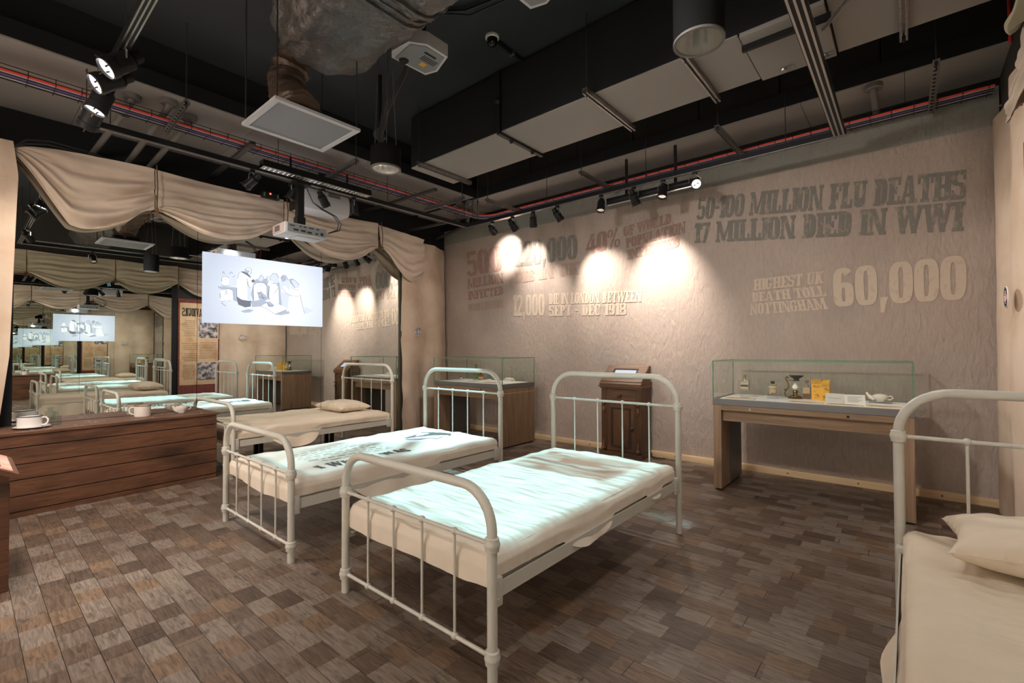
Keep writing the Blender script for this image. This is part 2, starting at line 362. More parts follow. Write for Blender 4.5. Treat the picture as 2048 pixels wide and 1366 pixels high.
def glyph(c):
    if c == 'I' : return st(.065), .34
    if c == '1': return st(.1)+[[(.0, .74), (.1, .80), (.1, 1), (.0, .9)]], .38
    if c == 'L': return st(.065)+[rect(.06, 0, .58, S_), rect(.47, 0, .58, .34)], .60
    if c == 'F': return st(.065)+[rect(.06, 1-S_, .58, 1), rect(.47, .68, .58, 1), rect(.2, .44, .42, .57), rect(.37, .36, .45, .65)], .60
    if c == 'E': return st(.065)+[rect(.06, 1-S_, .58, 1), rect(.47, .70, .58, 1), rect(.06, 0, .58, S_), rect(.47, 0, .58, .30), rect(.2, .44, .42, .57), rect(.37, .37, .45, .64)], .60
    if c == 'H': return st(.065)+st(.47)+[rect(.2, .44, .5, .57)], .75
    if c == 'N': return st(.05, 1, 1, .13)+st(.56, 1, 1, .13)+dg(.08, 1, .46, 0, .2)[0:1], .76
    if c == 'M': return st(.06, 1, 1, .14)+st(.72, 1, 1)+dg(.06, 1, .38, .06, .2)+dg(.72, 1, .40, .06, .12), 1.0
    if c == 'W': return dg(.02, 1, .20, 0, .2)+dg(.44, 1, .22, 0, .13)+dg(.42, 1, .62, 0, .2)+dg(.86, 1, .64, 0, .13)+[rect(-.04, 1-S_, .28, 1), rect(.36, 1-S_, .68, 1), rect(.78, 1-S_, 1.05, 1)], 1.03
    if c == 'V': return dg(.02, 1, .22, 0, .2)+dg(.5, 1, .27, 0, .13)+[rect(-.04, 1-S_, .28, 1), rect(.42, 1-S_, .7, 1)], .68
    if c == 'A': return dg(.06, 0, .26, 1, .12)+dg(.46, 0, .28, 1, .2)+[rect(.16, .24, .52, .36), rect(-.02, 0, .26, S_), rect(.4, 0, .74, S_)], .74
    if c == 'T': return st(.225, 0, 1)+[rect(0, 1-S_, .66, 1), rect(0, .66, .10, 1), rect(.56, .66, .66, 1)], .68
    if c in 'O0': return ring(.31, .5, .31, .5), .64
    if c == 'D': return [rect(0, 0, .1, S_), rect(0, 1-S_, .1, 1), rect(.065, 0, .065+T_, 1)]+ring(.25, .5, .37, .5, a0=-90, a1=90), .64
    if c == 'U': return [rect(.065, .3, .275, 1), rect(.46, .3, .60, 1), rect(0, 1-S_, .34, 1), rect(.39, 1-S_, .66, 1)]+ring(.333, .36, .268, .36, a0=180, a1=360), .68
    if c == 'C': return ring(.31, .5, .31, .5, a0=40, a1=320)+[rect(.47, .66, .6, 1)], .64
    if c == 'G': return ring(.31, .5, .31, .5, a0=45, a1=320)+[rect(.42, .12, .6, .45), rect(.34, .38, .66, .5), rect(.48, .68, .6, 1)], .68
    if c == 'S': return ring(.29, .74, .29, .26, a0=20, a1=270, t=.2)+ring(.29, .29, .29, .29, a0=-160, a1=90, t=.2)+[rect(.46, .68, .56, 1), rect(.02, 0, .12, .34)], .60
    if c == 'R': return st(.065)+ring(.25, .73, .33, .27, a0=-90, a1=90)+dg(.44, 0, .28, .5, .2)+[rect(.38, 0, .70, S_)], .72
    if c == 'P': return st(.065)+ring(.25, .71, .35, .29, a0=-90, a1=90), .64
    if c == 'B': return [rect(0, 0, .1, S_), rect(0, 1-S_, .1, 1), rect(.065, 0, .065+T_, 1)]+ring(.25, .74, .33, .26, a0=-90, a1=90)+ring(.25, .28, .37, .28, a0=-90, a1=90), .66
    if c == 'K': return st(.065)+dg(.22, .42, .46, 1, .13)+dg(.46, 0, .26, .56, .2)+[rect(.38, 1-S_, .68, 1), rect(.40, 0, .72, S_)], .74
    if c == 'Y': return st(.24, 0, 1)+dg(.24, .42, .02, 1, .2)+dg(.3, .42, .5, 1, .13), .68
    if c == '2': return ring(.29, .7, .29, .30, a0=-10, a1=180, t=.2)+dg(.02, .08, .38, .62, .2)+[rect(0, 0, .58, S_+.03)], .62
    if c == '3': return ring(.29, .74, .29, .26, a0=-90, a1=170, t=.2)+ring(.29, .28, .29, .28, a0=-170, a1=90, t=.2), .62
    if c == '4': return [rect(.32, 0, .52, 1), rect(0, .22, .62, .36)]+dg(0, .3, .32, 1, .12), .64
    if c == '5': return [rect(.06, .48, .2, 1), rect(.06, 1-S_-.03, .56, 1)]+ring(.29, .32, .29, .32, a0=-165, a1=140, t=.2), .62
    if c == '6': return ring(.3, .31, .30, .31)+ring(.3, .5, .30, .5, a0=40, a1=200), .64
    if c == '9': return ring(.3, .69, .30, .31)+ring(.3, .5, .30, .5, a0=-140, a1=20), .64
    if c == '8': return ring(.3, .74, .28, .26, t=.18)+ring(.3, .28, .30, .28, t=.18), .64
    if c == '7': return [rect(0, 1-S_-.03, .58, 1), rect(0, .68, .1, 1)]+dg(.12, 0, .38, .92, .2), .60
    if c == '-': return [rect(.03, .42, .32, .56)], .36
    if c == ',': return [[(.05, -.2), (.14, -.2), (.26, .18), (.05, .18)]], .30
    if c == '%': return ring(.16, .78, .16, .2, t=.1, s=.08)+ring(.56, .22, .16, .2, t=.1, s=.08)+dg(.1, 0, .48, 1, .12), .74
    return [], .34
def text_polys(txt, gap=.07):
    o = []; x = 0
    for c in txt:
        g, wd = glyph(c)
        o += [[(x+a, b) for a, b in p] for p in g]; x += wd+gap
    x -= gap
    return [[(a/x, b) for a, b in p] for p in o]
def text_part(txt, f, m, parent, gap=.0, name='lettering'):
    mb = MB(); th = f(0, 0, 1)-f(0, 0, 0)
    for i, p in enumerate(text_polys(txt, gap)): mb.extr([f(a, b, .25*(i % 7)) for a, b in p], th)
    return part(name, mb, m, parent, False)

# ================================================================== STRUCTURE
XL, XR, YB, YF, ZC = -6.45, .62, 5.70, -1.8, 4.13
MX, MR = -6.12, .55
fl = struct(part('floor', MB().box(XL, XR, YF, YB, -.06, -.008), mat('underlay', (.03, .024, .02), .9), None, False))
PW, PL = .114, 1.24
vis, rest = [], MB()
for i in range(66):
    y0 = -3.0+PW*(10+i); y0 = max(y0, YF); y1 = -3.0+PW*(11+i)
    if y1 > YB+.05: break
    y1 = min(y1, YB)
    off = random.random()*PL
    x = XL-off
    while x < XR:
        a, b = max(x, XL), min(x+PL, XR); x += PL
        if b-a < .02: continue
        if y1 > .05 and len(vis) < 300: vis.append((a, b, y0, y1))
        else: rest.box(a+.0012, b-.0012, y0+.0012, y1-.0012, -.008, 0)
pmesh = {}
for a, b, y0, y1 in vis:
    key = (round(b-a, 3), round(y1-y0, 3))
    if key not in pmesh:
        o = part('plank', MB().box(-(b-a)/2+.0012, (b-a)/2-.0012, -(y1-y0)/2+.0012, (y1-y0)/2-.0012, -.008, 0), PLANK, None, False); pmesh[key] = o.data
    else:
        o = bpy.data.objects.new('plank', pmesh[key]); C.objects.link(o)
    o.parent = fl; o.location = ((a+b)/2, (y0+y1)/2, 0)
o = part('planks_underfoot', rest, PLANK, fl, False); o['kind'] = 'stuff'

struct(part('ceiling', MB().box(XL-.1, XR+.1, YF-.1, YB+.1, ZC, ZC+.1), CEIL, None, False))
# fabric back wall: a gently uneven stretched sheet on a black backing
def wallf(u, v):
    x = XL+u*(XR-.01-XL); z = .055+v*3.51
    top = 3.50+.012*(x+6.4)+.012*nz(x*2.1, 3)
    z = .055+v*(top-.055)
    low = max(0, 1-z/1.1)
    return V((x, YB-.006-.010*nz(x*1.3, z*1.1)-.012*low*max(0, x+1.2)*nz(x*7+z*3, z*4, 2), z))
wb = struct(part('wall_back', MB().box(XL-.1, XR+.1, YB+.04, YB+.12, 0, ZC), BLACK, None, False))
part('printed_fabric', MB().grid(wallf, 140, 60), FAB, wb)
mbs = MB()
for k in range(9): mbs.tube([(XR-.02, YB-.02, 3.4-k*.09), (XR+.01, YB-.028, 3.4-k*.09)], .004, 5)
part('lacing', mbs, DRAPE, wb)
WY = YB-.030
DK = lettering('dark_print', (.20, .185, .162)); TAN = lettering('pale_print', (.53, .435, .345), .5); RED = lettering('red_print', (.30, .19, .16), .5); FAINT = lettering('faint_print', (.36, .265, .22), .4)
def quad(bl, tl, tr, br):
    def f(a, b, k=0):
        x = (1-b)*((1-a)*bl[0]+a*br[0])+b*((1-a)*tl[0]+a*tr[0]); z = (1-b)*((1-a)*bl[1]+a*br[1])+b*((1-a)*tl[1]+a*tr[1])
        return V((x, YB-.006-.010*nz(x*1.3, z*1.1)-.0035-.0010*k, z))
    return f
for txt, m, q in [
    ('50-100 MILLION FLU DEATHS', DK, [(-1.93, 2.897), (-1.901, 3.152), (.408, 2.91), (.393, 2.654)]),
    ('17 MILLION DIED IN WW1', DK, [(-1.958, 2.62), (-1.945, 2.858), (.382, 2.634), (.367, 2.376)]),
    ('60,000', TAN, [(-.574, 1.764), (-.584, 2.15), (.397, 2.166), (.391, 1.772)]),
    ('HIGHEST UK', TAN, [(-1.311, 1.992), (-1.31, 2.117), (-.65, 2.139), (-.659, 2.016)]),
    ('DEATH TOLL', TAN, [(-1.33, 1.868), (-1.329, 1.974), (-.659, 1.99), (-.631, 1.882)]),
    ('NOTTINGHAM', TAN, [(-1.35, 1.725), (-1.348, 1.85), (-.661, 1.866), (-.625, 1.749)]),
    ('500', RED, [(-5.861, 2.62), (-5.893, 3.051), (-5.046, 3.057), (-5.019, 2.64)]),
    ('MILLION', RED, [(-5.844, 2.41), (-5.844, 2.58), (-5.019, 2.60), (-5.005, 2.438)]),
    ('INFECTED', RED, [(-5.828, 2.21), (-5.828, 2.36), (-5.02, 2.385), (-5.006, 2.245)]),
    ('WORLDWIDE', FAINT, [(-5.82, 2.01), (-5.82, 2.14), (-5.02, 2.165), (-5.006, 2.035)]),
    ('228,000', DK, [(-4.758, 2.66), (-4.755, 3.05), (-3.595, 2.999), (-3.598, 2.646)]),
    ('DIE IN UK', FAINT, [(-4.774, 2.40), (-4.773, 2.57), (-3.564, 2.602), (-3.566, 2.427)]),
    ('12,000', TAN, [(-4.805, 1.884), (-4.803, 2.22), (-4.182, 2.194), (-4.184, 1.863)]),
    ('DIE IN LONDON BETWEEN', TAN, [(-4.107, 2.023), (-4.106, 2.187), (-2.619, 2.111), (-2.639, 1.962)]),
    ('SEPT - DEC 1918', TAN, [(-4.108, 1.849), (-4.107, 2.013), (-2.841, 1.958), (-2.842, 1.804)]),
    ('40%', RED, [(-3.463, 2.68), (-3.46, 2.957), (-2.921, 2.985), (-2.923, 2.72)]),
    ('OF WORLD', RED, [(-2.872, 2.844), (-2.881, 2.973), (-2.231, 3.04), (-2.233, 2.912)]),
    ('POPULATION', RED, [(-2.844, 2.685), (-2.852, 2.813), (-2.055, 2.906), (-2.056, 2.764)]),
    ('INFECTED', RED, [(-2.825, 2.528), (-2.834, 2.656), (-2.132, 2.726), (-2.133, 2.608)]),
]: text_part(txt, quad(*q), m, wb)
# timber batten along the foot of the fabric
mb = MB().box(XL, XR-.05, YB-.045, YB+.0, 0, .07, .004)
tr = struct(part('trim_1', mb, PALEW))
mb = MB()
for k in range(9): mb.lathe([(0, .003), (.007, .002), (.009, 0)], (-4.6+k*.6+.1*nz(k), YB-.045, .035), (0, -1, 0), 8)
part('knot', mb, CORK, tr)
# side and rear walls
struct(part('wall_left', MB().box(XL-.1, XL, YF, YB+.04, 0, ZC), BLACK, None, False))
struct(part('wall_right', MB().box(XR, XR+.1, YF, YB+.04, 0, ZC), mat('dark_backing', (.05, .045, .04), .8), None, False))
struct(part('wall_front', MB().box(XL-.1, XR+.1, YF-.1, YF, 0, ZC), mat('pale_plaster', (.80, .73, .65), .9), None, False))  # unseen rear wall made pale to bounce the added spots as fill
# perimeter bulkheads (grey underside panels, black fascia)
ZS = 3.65
def bulk(n, x0, x1, y0, y1, panels):
    t = struct(part('trim_%d' % n, MB().box(x0, x1, y0, y1, ZS+.012, ZS+.15), BLACK, None, False))
    for a in panels: part('soffit_panel', MB().box(*a, ZS, ZS+.012), SOFF, t, False)
    return t
ys = [-1.8, -.55, .7, 1.95, 3.2, 4.45, 5.0]
t2 = bulk(2, XL, -5.0, YF, 5.08, [(XL, -5.004, a+.002, b-.002) for a, b in zip(ys, ys[1:])])
xs = [XL, -5.2, -3.95, -2.7, -1.45, -.75, .0, XR]
t3 = bulk(3, XL, XR, 5.081, YB+.04, [(a+.002, b-.002, 5.085, YB) for a, b in zip(xs, xs[1:])])
BBP = mat('brown_black_panel', (.028, .024, .020), .6)
for k in range(9): part('upper_panel', MB().box(-6.4+k*.78+.006, -6.4+(k+1)*.78-.006, 5.2, 5.24, ZS+.15, ZC), BBP, t3, False)
part('upper_panel', MB().box(-5.16, -5.12, YF, 5.2, ZS+.15, ZC), BLACK, t2, False)
# ------------------------------------------------------------------ air duct with its trapeze hangers
DZ = 3.50
t = thing('air_duct', 'long black rectangular air duct with grey underside under the ceiling', 'duct', (-2, 3.78, DZ))
part('duct_side', MB().box(-4.47, XR, 3.43, 4.11, DZ+.01, ZC-.03, .006), BLACK, t, False)
for a, b in [(-4.47, -3.06), (-3.05, -2.0), (-1.99, -.87), (-.86, -.37), (-.36, XR)]:
    part('duct_panel', MB().box(a, b-.004, 3.434, 4.106, DZ-(.02 if (a == -.86) else 0), DZ+.012), SOFF, t, False)
part('flange', MB().box(-3.075, -3.035, 3.40, 3.43, DZ-.01, ZC-.04).box(-3.075, -3.035, 3.40, 4.12, DZ-.03, DZ-.005), BLACKM, t, False)
mb = MB()
for y in (3.6, 3.95): mb.ball((-3.055, y, DZ-.035), .022)
part('clamp', mb, BLACKM, t)['kind'] = 'stuff'
part('joint', MB().ball((-3.055, 3.4, 3.8), .03), BLACKM, t)
part('access_rail', MB().box(-.87, -.35, 3.535, 3.565, DZ-.06, DZ-.018), BLACKM, t, False)
part('latch', MB().lathe([(0, -.012), (.022, -.012), (.026, 0), (.02, .014)], (-.70, 4.03, DZ-.03)).box(-.69, -.63, 4.02, 4.04, DZ-.036, DZ-.024), STEEL, t)
part('latch', MB().lathe([(0, -.012), (.022, -.012), (.026, 0), (.02, .014)], (-.44, 4.03, DZ-.03)).box(-.43, -.38, 4.02, 4.04, DZ-.036, DZ-.024), STEEL, t)
def hanger(x, ya, yb, label):
    t = thing('channel_hanger', label, 'hanger', (x, (ya+yb)/2, DZ-.05), 'steel channel hangers under the duct')
    mb = MB().box(x-.022, x-.018, ya, yb, DZ-.05, DZ-.006).box(x+.018, x+.022, ya, yb, DZ-.05, DZ-.006).box(x-.022, x+.022, ya, yb, DZ-.010, DZ-.006).box(x-.016, x-.010, ya, yb, DZ-.05, DZ-.046).box(x+.010, x+.016, ya, yb, DZ-.05, DZ-.046)
    part('channel', mb, STEEL, t, False)
    for y in (ya+.03, yb-.03):
        part('rod', MB().cyl((x, y, DZ-.07), (x, y, ZC), .005, 8), RODM, t)
hanger(-4.23, 3.33, 4.18, 'steel channel hanger under the left end of the long duct')
hanger(-2.0, 3.29, 4.18, 'steel channel hanger under the middle of the long duct')
hanger(-1.215, 3.36, 4.16, 'steel channel hanger under the duct just behind the big downlight')
hanger(.0, 3.36, 4.16, 'steel channel hanger at the right end of the duct')
# ------------------------------------------------------------------ cable tray and cables
def traypath(o, z, rnd=.25):
    xi, yi = -5.17-o, 5.40+o
    return [V((xi, YF, z)), V((xi, 1, z)), V((xi, 3, z)), V((xi, yi-rnd, z))]+arc((xi+rnd, yi-rnd, z), (-1, 0, 0), (0, 1, 0), rnd, 0, math.pi/2, 6)[1:]+[V((-3.5, yi, z)), V((-2, yi, z)), V((-.5, yi, z)), V((XR-.06, yi, z))]
t = thing('cable_tray', 'black wire basket cable tray running under the grey soffits', 'cable tray', (-5.27, 5.5, 3.47))
mb = MB()
for o_, z in ((0, 3.52), (0, 3.49), (.05, 3.47), (.10, 3.47), (.15, 3.47), (.20, 3.49), (.20, 3.52)): mb.tube(traypath(o_, z), .003, 5)
part('basket_wires', mb, BLACKM, t)
mb = MB()
for k in range(46):
    y = YF+.1+k*.155
    if y < 5.1: mb.tube([(-5.17, y, 3.525), (-5.17, y, 3.468), (-5.37, y, 3.468), (-5.37, y, 3.525)], .003, 5)
for k in range(36):
    x = -4.9+k*.155
    if x < XR-.06: mb.tube([(x, 5.40, 3.525), (x, 5.40, 3.468), (x, 5.60, 3.468), (x, 5.60, 3.525)], .003, 5)
part('cross_wires', mb, BLACKM, t)
for nm, o_, z, r, m, lab in [('red_cable', .022, 3.486, .010, REDC, 'bright red cable lying in the wire basket tray'), ('grey_cable', .045, 3.482, .006, GRYC, 'thin pale grey cable lying beside the red cable in the tray'),
        ('purple_cable', .065, 3.487, .013, PURC, 'purple data cable nearest the red cable in the tray'), ('purple_cable', .094, 3.487, .013, PURC, 'purple data cable in the middle of the tray'), ('purple_cable', .123, 3.487, .013, PURC, 'purple data cable farthest from the red cable in the tray'), ('grey_cable', .15, 3.482, .008, GRYC, 'pale grey cable on the wall side of the tray'), ('black_cable', .18, 3.483, .009, BLKC, 'black cable along the wall edge of the tray')]:
    pts = traypath(o_, z)
    tag(part(nm, MB().tube(pts, r, 7), m, None, True, (-5.2, 5.4, z)), lab, 'cable')
def tray_bracket(a, b, rod, label):
    a, b = V(a), V(b); d = (b-a).normalized(); n = V((-d.y, d.x, 0))*.02
    t = thing('perforated_bracket', label, 'bracket', (a+b)/2, 'perforated brackets holding the cable tray')
    mb = MB(); L = (b-a).length; k = int(L/.07)
    mb.extr([a-n+V((0, 0, .004)), a+n+V((0, 0, .004)), b+n+V((0, 0, .004)), b-n+V((0, 0, .004))], (0, 0, .004))
    for s in (-1, 1): mb.extr([a+n*s, b+n*s, b+n*s+V((0, 0, -.03)), a+n*s+V((0, 0, -.03))], n*.1*s)
    part('channel', mb, STEEL, t, False)
    mb = MB()
    for i in range(k):
        c = a+d*(.04+i*.07); mb.extr([c-n*.5+d*.012-V((0, 0, -.0025)), c+n*.5+d*.012-V((0, 0, -.0025)), c+n*.5-d*.014-V((0, 0, -.0025)), c-n*.5-d*.014-V((0, 0, -.0025))], (0, 0, .001))
    part('slots', mb, BLACK, t, False)
    for r_ in rod: part('rod', MB().cyl(r_+V((0, 0, -.06)), V((r_.x, r_.y, ZC if r_.y < 5.05 and r_.x > -4.98 else ZS)), .005, 8).lathe([(.011, -.02), (.011, -.008)], r_, n=6), RODM, t)
zb = 3.456
for a, b, lab in [((-4.6, 1.21, zb), (-5.45, 1.25, zb), 'perforated bracket by the three grey conduits'), ((-4.6, 2.80, zb), (-5.45, 2.86, zb), 'perforated bracket beside the small pendant downlight'), ((-4.63, 4.44, zb), (-5.45, 4.45, zb), 'perforated bracket nearest the far corner on the left side'), ((-4.6, 4.68, zb), (-5.27, 5.36, zb), 'perforated bracket set diagonally in the far corner'),
        ((-4.47, 4.72, zb), (-4.48, 5.62, zb), 'perforated bracket at the far left over the text wall'), ((-2.93, 4.70, zb), (-2.94, 5.62, zb), 'perforated bracket over the middle of the text wall'), ((-1.36, 4.60, zb), (-1.35, 5.62, zb), 'perforated bracket over the right half of the text wall'), ((.18, 4.60, zb), (.175, 5.62, zb), 'perforated bracket at the far right beside the grey conduit')]:
    a, b = V(a), V(b); tray_bracket(a, b, [a+(b-a).normalized()*.03], lab)
for p, q, lab in [((-5.29, .97), (-6.38, .85, 3.37), 'grey conduit with round box and extra flange, nearest of three'), ((-5.146, 1.212), (-6.38, 1.135, 3.36), 'grey conduit with round box, middle of three over the canvas'), ((-5.342, 1.421), (-6.38, 1.32, 3.37), 'grey conduit with round box beside the perforated bracket'),
        ((-.208, 5.138), (-.203, 5.66, 3.516), 'single grey conduit with round box over the text wall'), ((-5.328, 5.031), (-5.99, 5.6, 3.58), 'left grey conduit of the pair in the far corner'), ((-5.158, 5.082), (-5.74, 5.6, 3.56), 'right grey conduit of the pair in the far corner')]:
    t = thing('conduit', lab, 'conduit', (p[0], p[1], ZS), 'grey conduits dropping from round boxes')
    part('round_box', MB().lathe([(0, 0), (.068, 0), (.068, -.04), (.062, -.045), (0, -.045)], (p[0], p[1], ZS)), PIPEG, t)
    s = V((p[0], p[1], ZS-.04)); e = V(q); d = (e-s).normalized(); mid = s+V((0, 0, -.02))+d*.03
    part('pipe', MB().tube([s, s+V((0, 0, -.015)), mid, e], .028, 12), PIPEG, t)
    if 'flange' in lab: part('flange', MB().lathe([(.03, -.014), (.062, -.014), (.062, .014), (.03, .014)], s+d*.22, d), PIPEG, t)
# ------------------------------------------------------------------ lighting tracks
TZ = 3.24
def track(a, b, lab, wd=.05):
    a, b = V(a), V(b); d = (b-a).normalized(); n = V((-d.y, d.x, 0))*wd/2
    t = thing('lighting_track', lab, 'lighting track', (a+b)/2, 'lighting tracks around the room')
    part('rail', MB().extr([a-n, a+n, b+n, b-n], (0, 0, .05)), BLACKM, t, False)
    mb = MB()
    for s in (-.75, .75, 0): mb.extr([a+n*s-n*.14-V((0, 0, .004)), a+n*s+n*.14-V((0, 0, .004)), b+n*s+n*.14-V((0, 0, .004)), b+n*s-n*.14-V((0, 0, .004))], (0, 0, .005))
    part('conductor_strip', mb, SILV, t, False)
    L = (b-a).length
    for k in range(int(L/1.4)+1):
        p = a+d*(.15+k*1.4)
        if (p-a).length < L: part('suspension_rod', MB().cyl(p+V((0, 0, .05)), V((p.x, p.y, DZ-.025 if 3.3 < p.y < 4.2 and p.x > -4.47 else (ZS if (p.x < -5.0 or p.y > 5.08) else ZC))), .004, 6), RODM, t)
    return t
track((-5.2, .66, TZ), (-5.2, 5.02, TZ), 'black lighting track along the mirror wall')
track((-5.22, 5.05, TZ), (-.40, 5.05, TZ), 'black lighting track along the text wall')
track((-5.22, .64, TZ), (-.40, .64, TZ), 'black lighting track nearest the camera across the room', .06)
rt = track((-.45, .67, TZ), (-.45, 5.02, TZ), 'silvery lighting track on the right running to the text wall', .09)
mb = MB().tube([(-.45-.02, .8, TZ+.075), (-.45-.02, 5.0, TZ+.075)], .022, 8).tube([(-.45+.025, .8, TZ+.07), (-.45+.025, 5.0, TZ+.07)], .018, 8)
part('conduit_pair', mb, STEEL, rt)

def spotlight(loc, d, label, lit=False, power=0, size=50, blend=1.0, col=WARM, drop=.05, r=.048, ln=.19):
    loc = V(loc); d = V(d).normalized()
    t = thing('track_spotlight', label, 'spotlight', loc, 'black spotlights on the tracks')
    c = loc+V((0, 0, -drop-.07))          # pivot
    side = d.cross(V((0, 0, 1)));
    if side.length < .05: side = V((1, 0, 0))
    side.normalize()
    part('adapter', MB().box(loc.x-.02, loc.x+.02, loc.y-.02, loc.y+.02, loc.z-.03, loc.z, .003), BLACKM, t)
    a = loc+V((0, 0, -.03))
    part('yoke', MB().tube([c+side*(r+.012), c+side*(r+.012)+V((0, 0, .05)), a+side*.01, a-side*.01, c-side*(r+.012)+V((0, 0, .05)), c-side*(r+.012)], .006, 6), STEEL, t)
    h = ln*.5
    part('body', MB().lathe([(0, -h), (r*.62, -h), (r*.70, -h*.5), (r*.72, -h*.45), (r*.98, -h*.35), (r, h*.55), (r*1.08, h*.58), (r*1.08, h*.95), (r*.96, h), (r*.9, h*.85)], c, d, 18), BLACKM, t)
    mb = MB()
    for k in range(4): mb.lathe([(r*(.74), -h*.48+k*.012-.003), (r*.84, -h*.48+k*.012), (r*.74, -h*.48+k*.012+.003)], c, d, 18)
    part('cooling_fins', mb, BLACKM, t)
    mb = MB(); up = side.cross(d)
    for k in range(3):
        q = side*math.cos(k*2.1)+up*math.sin(k*2.1); mb.tube([c+d*h*.9+q*r*.95, c+d*h*1.1+q*r*1.3], .004, 5)
    part('clips', mb, BRASS, t)
    part('lens', MB().lathe([(0, h*.86), (r*.9, h*.86)], c, d, 18), LAMP if lit else CHROME, t)
    if lit:
        up = side.cross(d); part('spider', MB().tube([c+d*h*.9-side*r*.55+up*r*.1, c+d*h*.9-side*r*.05+up*r*.15], .006, 6).tube([c+d*h*.9+side*r*.1-up*r*.3, c+d*h*.9+side*r*.55-up*r*.2], .006, 6), BLACKM, t)['kind'] = 'stuff'
    if power: spot('spot_light', c+d*(h*1.12), c+d*2, power, size, blend, col, .02)
    return t
g = []
# along the text wall
for x, d, lab, pw, lit, size in [(-4.66, (-.22, .65, -.22), 'spotlight over the text wall, leftmost of the row', 120, True, 62), (-4.27, (-.12, .65, -.42), 'spotlight over the text wall, second from the corner', 70, True, 58), (-3.9, (-.30, .5, -1.2), 'spotlight over the text wall, third from the corner', 80, False, 75), (-3.5, (.38, .65, -1.0), 'spotlight over the text wall, fourth from the corner', 150, False, 64),
        (-2.85, (.1, -.35, -1), 'spotlight pointing straight down over the text wall, left of the thick dark bar', 40, False, 80), (-2.42, (.10, .65, -.95), 'spotlight angled right over the text wall in front of the dark bar', 180, True, 66), (-2.07, (.0, -.35, -1), 'spotlight pointing straight down at the right of the dark bar', 40, False, 80), (-1.72, (.45, -.8, -.45), 'glowing spotlight facing the room at the right end of the dark bar', 45, True, 70)]:
    spotlight((x, 5.05, TZ), d, lab, lit, pw, size)
# along the mirror wall
spotlight((-5.2, 1.95, TZ), (-.55, -.45, -.6), 'glowing spotlight on the mirror-wall track left of the light bar', True, 30, 60)
spotlight((-5.2, 2.38, TZ), (-.3, -.3, -.9), 'spotlight hidden close behind the projector pole', False, 20, 60)
spotlight((-5.2, 2.72, TZ), (-.2, .5, -.6), 'small spotlight in front of the pale wide projector', False, 0)
spotlight((-5.2, 3.12, TZ), (.05, .1, -1), 'ribbed spotlight hanging at the right end of the light bar', False, 60, 70)
# nearest track, a cluster of four
spotlight((-3.75, .64, TZ+.05), (.05, -.50, -.50), 'topmost of the four clustered spotlights, glowing', True, 50, 60, r=.062, ln=.24)
spotlight((-4.05, .64, TZ+.05), (.05, -.55, -.42), 'second from top of the four clustered spotlights, glowing', True, 50, 60, r=.062, ln=.24)
spotlight((-4.4, .64, TZ+.05), (.0, -.30, -.8), 'third from top of the four clustered spotlights, half glowing', True, 45, 60, r=.062, ln=.24)
spotlight((-4.75, .64, TZ+.05), (-.6, -.20, -.6), 'lowest of the four clustered spotlights, aimed away', False, 45, 60, r=.062, ln=.24)
# right-hand track (seen in the mirrors)
spotlight((-.45, 1.6, TZ), (-.5, .1, -.8), 'spotlight on the silvery right-hand track, nearer the camera', False, 0)
spotlight((-2.0, .64, TZ), (.35, .55, -.75), 'spotlight alone on the nearest track over the front bed', False, 0)
# light bars
def light_bar(a, b, lab, r=.06):
    a, b = V(a), V(b); t = thing('light_bar', lab, 'light bar', (a+b)/2)
    d = (b-a).normalized(); n = V((-d.y, d.x, 0))
    part('housing', MB().extr([a-n*r-V((0, 0, .02)), a-n*r*.8+V((0, 0, .05)), a+n*r*.8+V((0, 0, .05)), a+n*r-V((0, 0, .02))], b-a), BLACKM, t, False)
    mb = MB(); L = (b-a).length
    for k in range(int(L/.05)):
        c = a+d*(.03+k*.05)-V((0, 0, .024)); mb.ball(c+n*.02, .018, (1, 1, .5), 8, 5); mb.ball(c-n*.02, .018, (1, 1, .5), 8, 5)
    part('lenses', mb, CHROME, t)
    part('reflector_strip', MB().extr([a-n*r*.9-V((0, 0, .024)), a-n*r*.9+V((0, 0, .0)), a+n*r*.9+V((0, 0, .0)), a+n*r*.9-V((0, 0, .024))], b-a), SILV, t, False)
    part('bracket', MB().tube([a+d*.3+V((0, 0, .05)), a+d*.3+V((0, 0, .17))], .012, 6).tube([b-d*.3+V((0, 0, .05)), b-d*.3+V((0, 0, .17))], .012, 6), BLACKM, t)
    return t
light_bar((-5.1, 2.0, 3.28), (-5.1, 3.27, 3.28), 'black light bar with a strip of clear lenses over the hung projector')
t = thing('light_bar', 'thick dark tubular light bar behind the spotlights of the text wall', 'light bar', (-2.25, 5.2, 3.18))
part('housing', MB().cyl((-2.85, 5.2, 3.185), (-1.72, 5.2, 3.185), .042, 16), BLACKM, t)
part('diffuser', MB().box(-2.84, -1.73, 5.185, 5.215, 3.135, 3.15, .004), SILV, t)
part('bracket', MB().box(-2.6, -2.57, 5.19, 5.21, 3.22, ZS).box(-2.0, -1.97, 5.19, 5.21, 3.22, ZS), BLACKM, t, False)
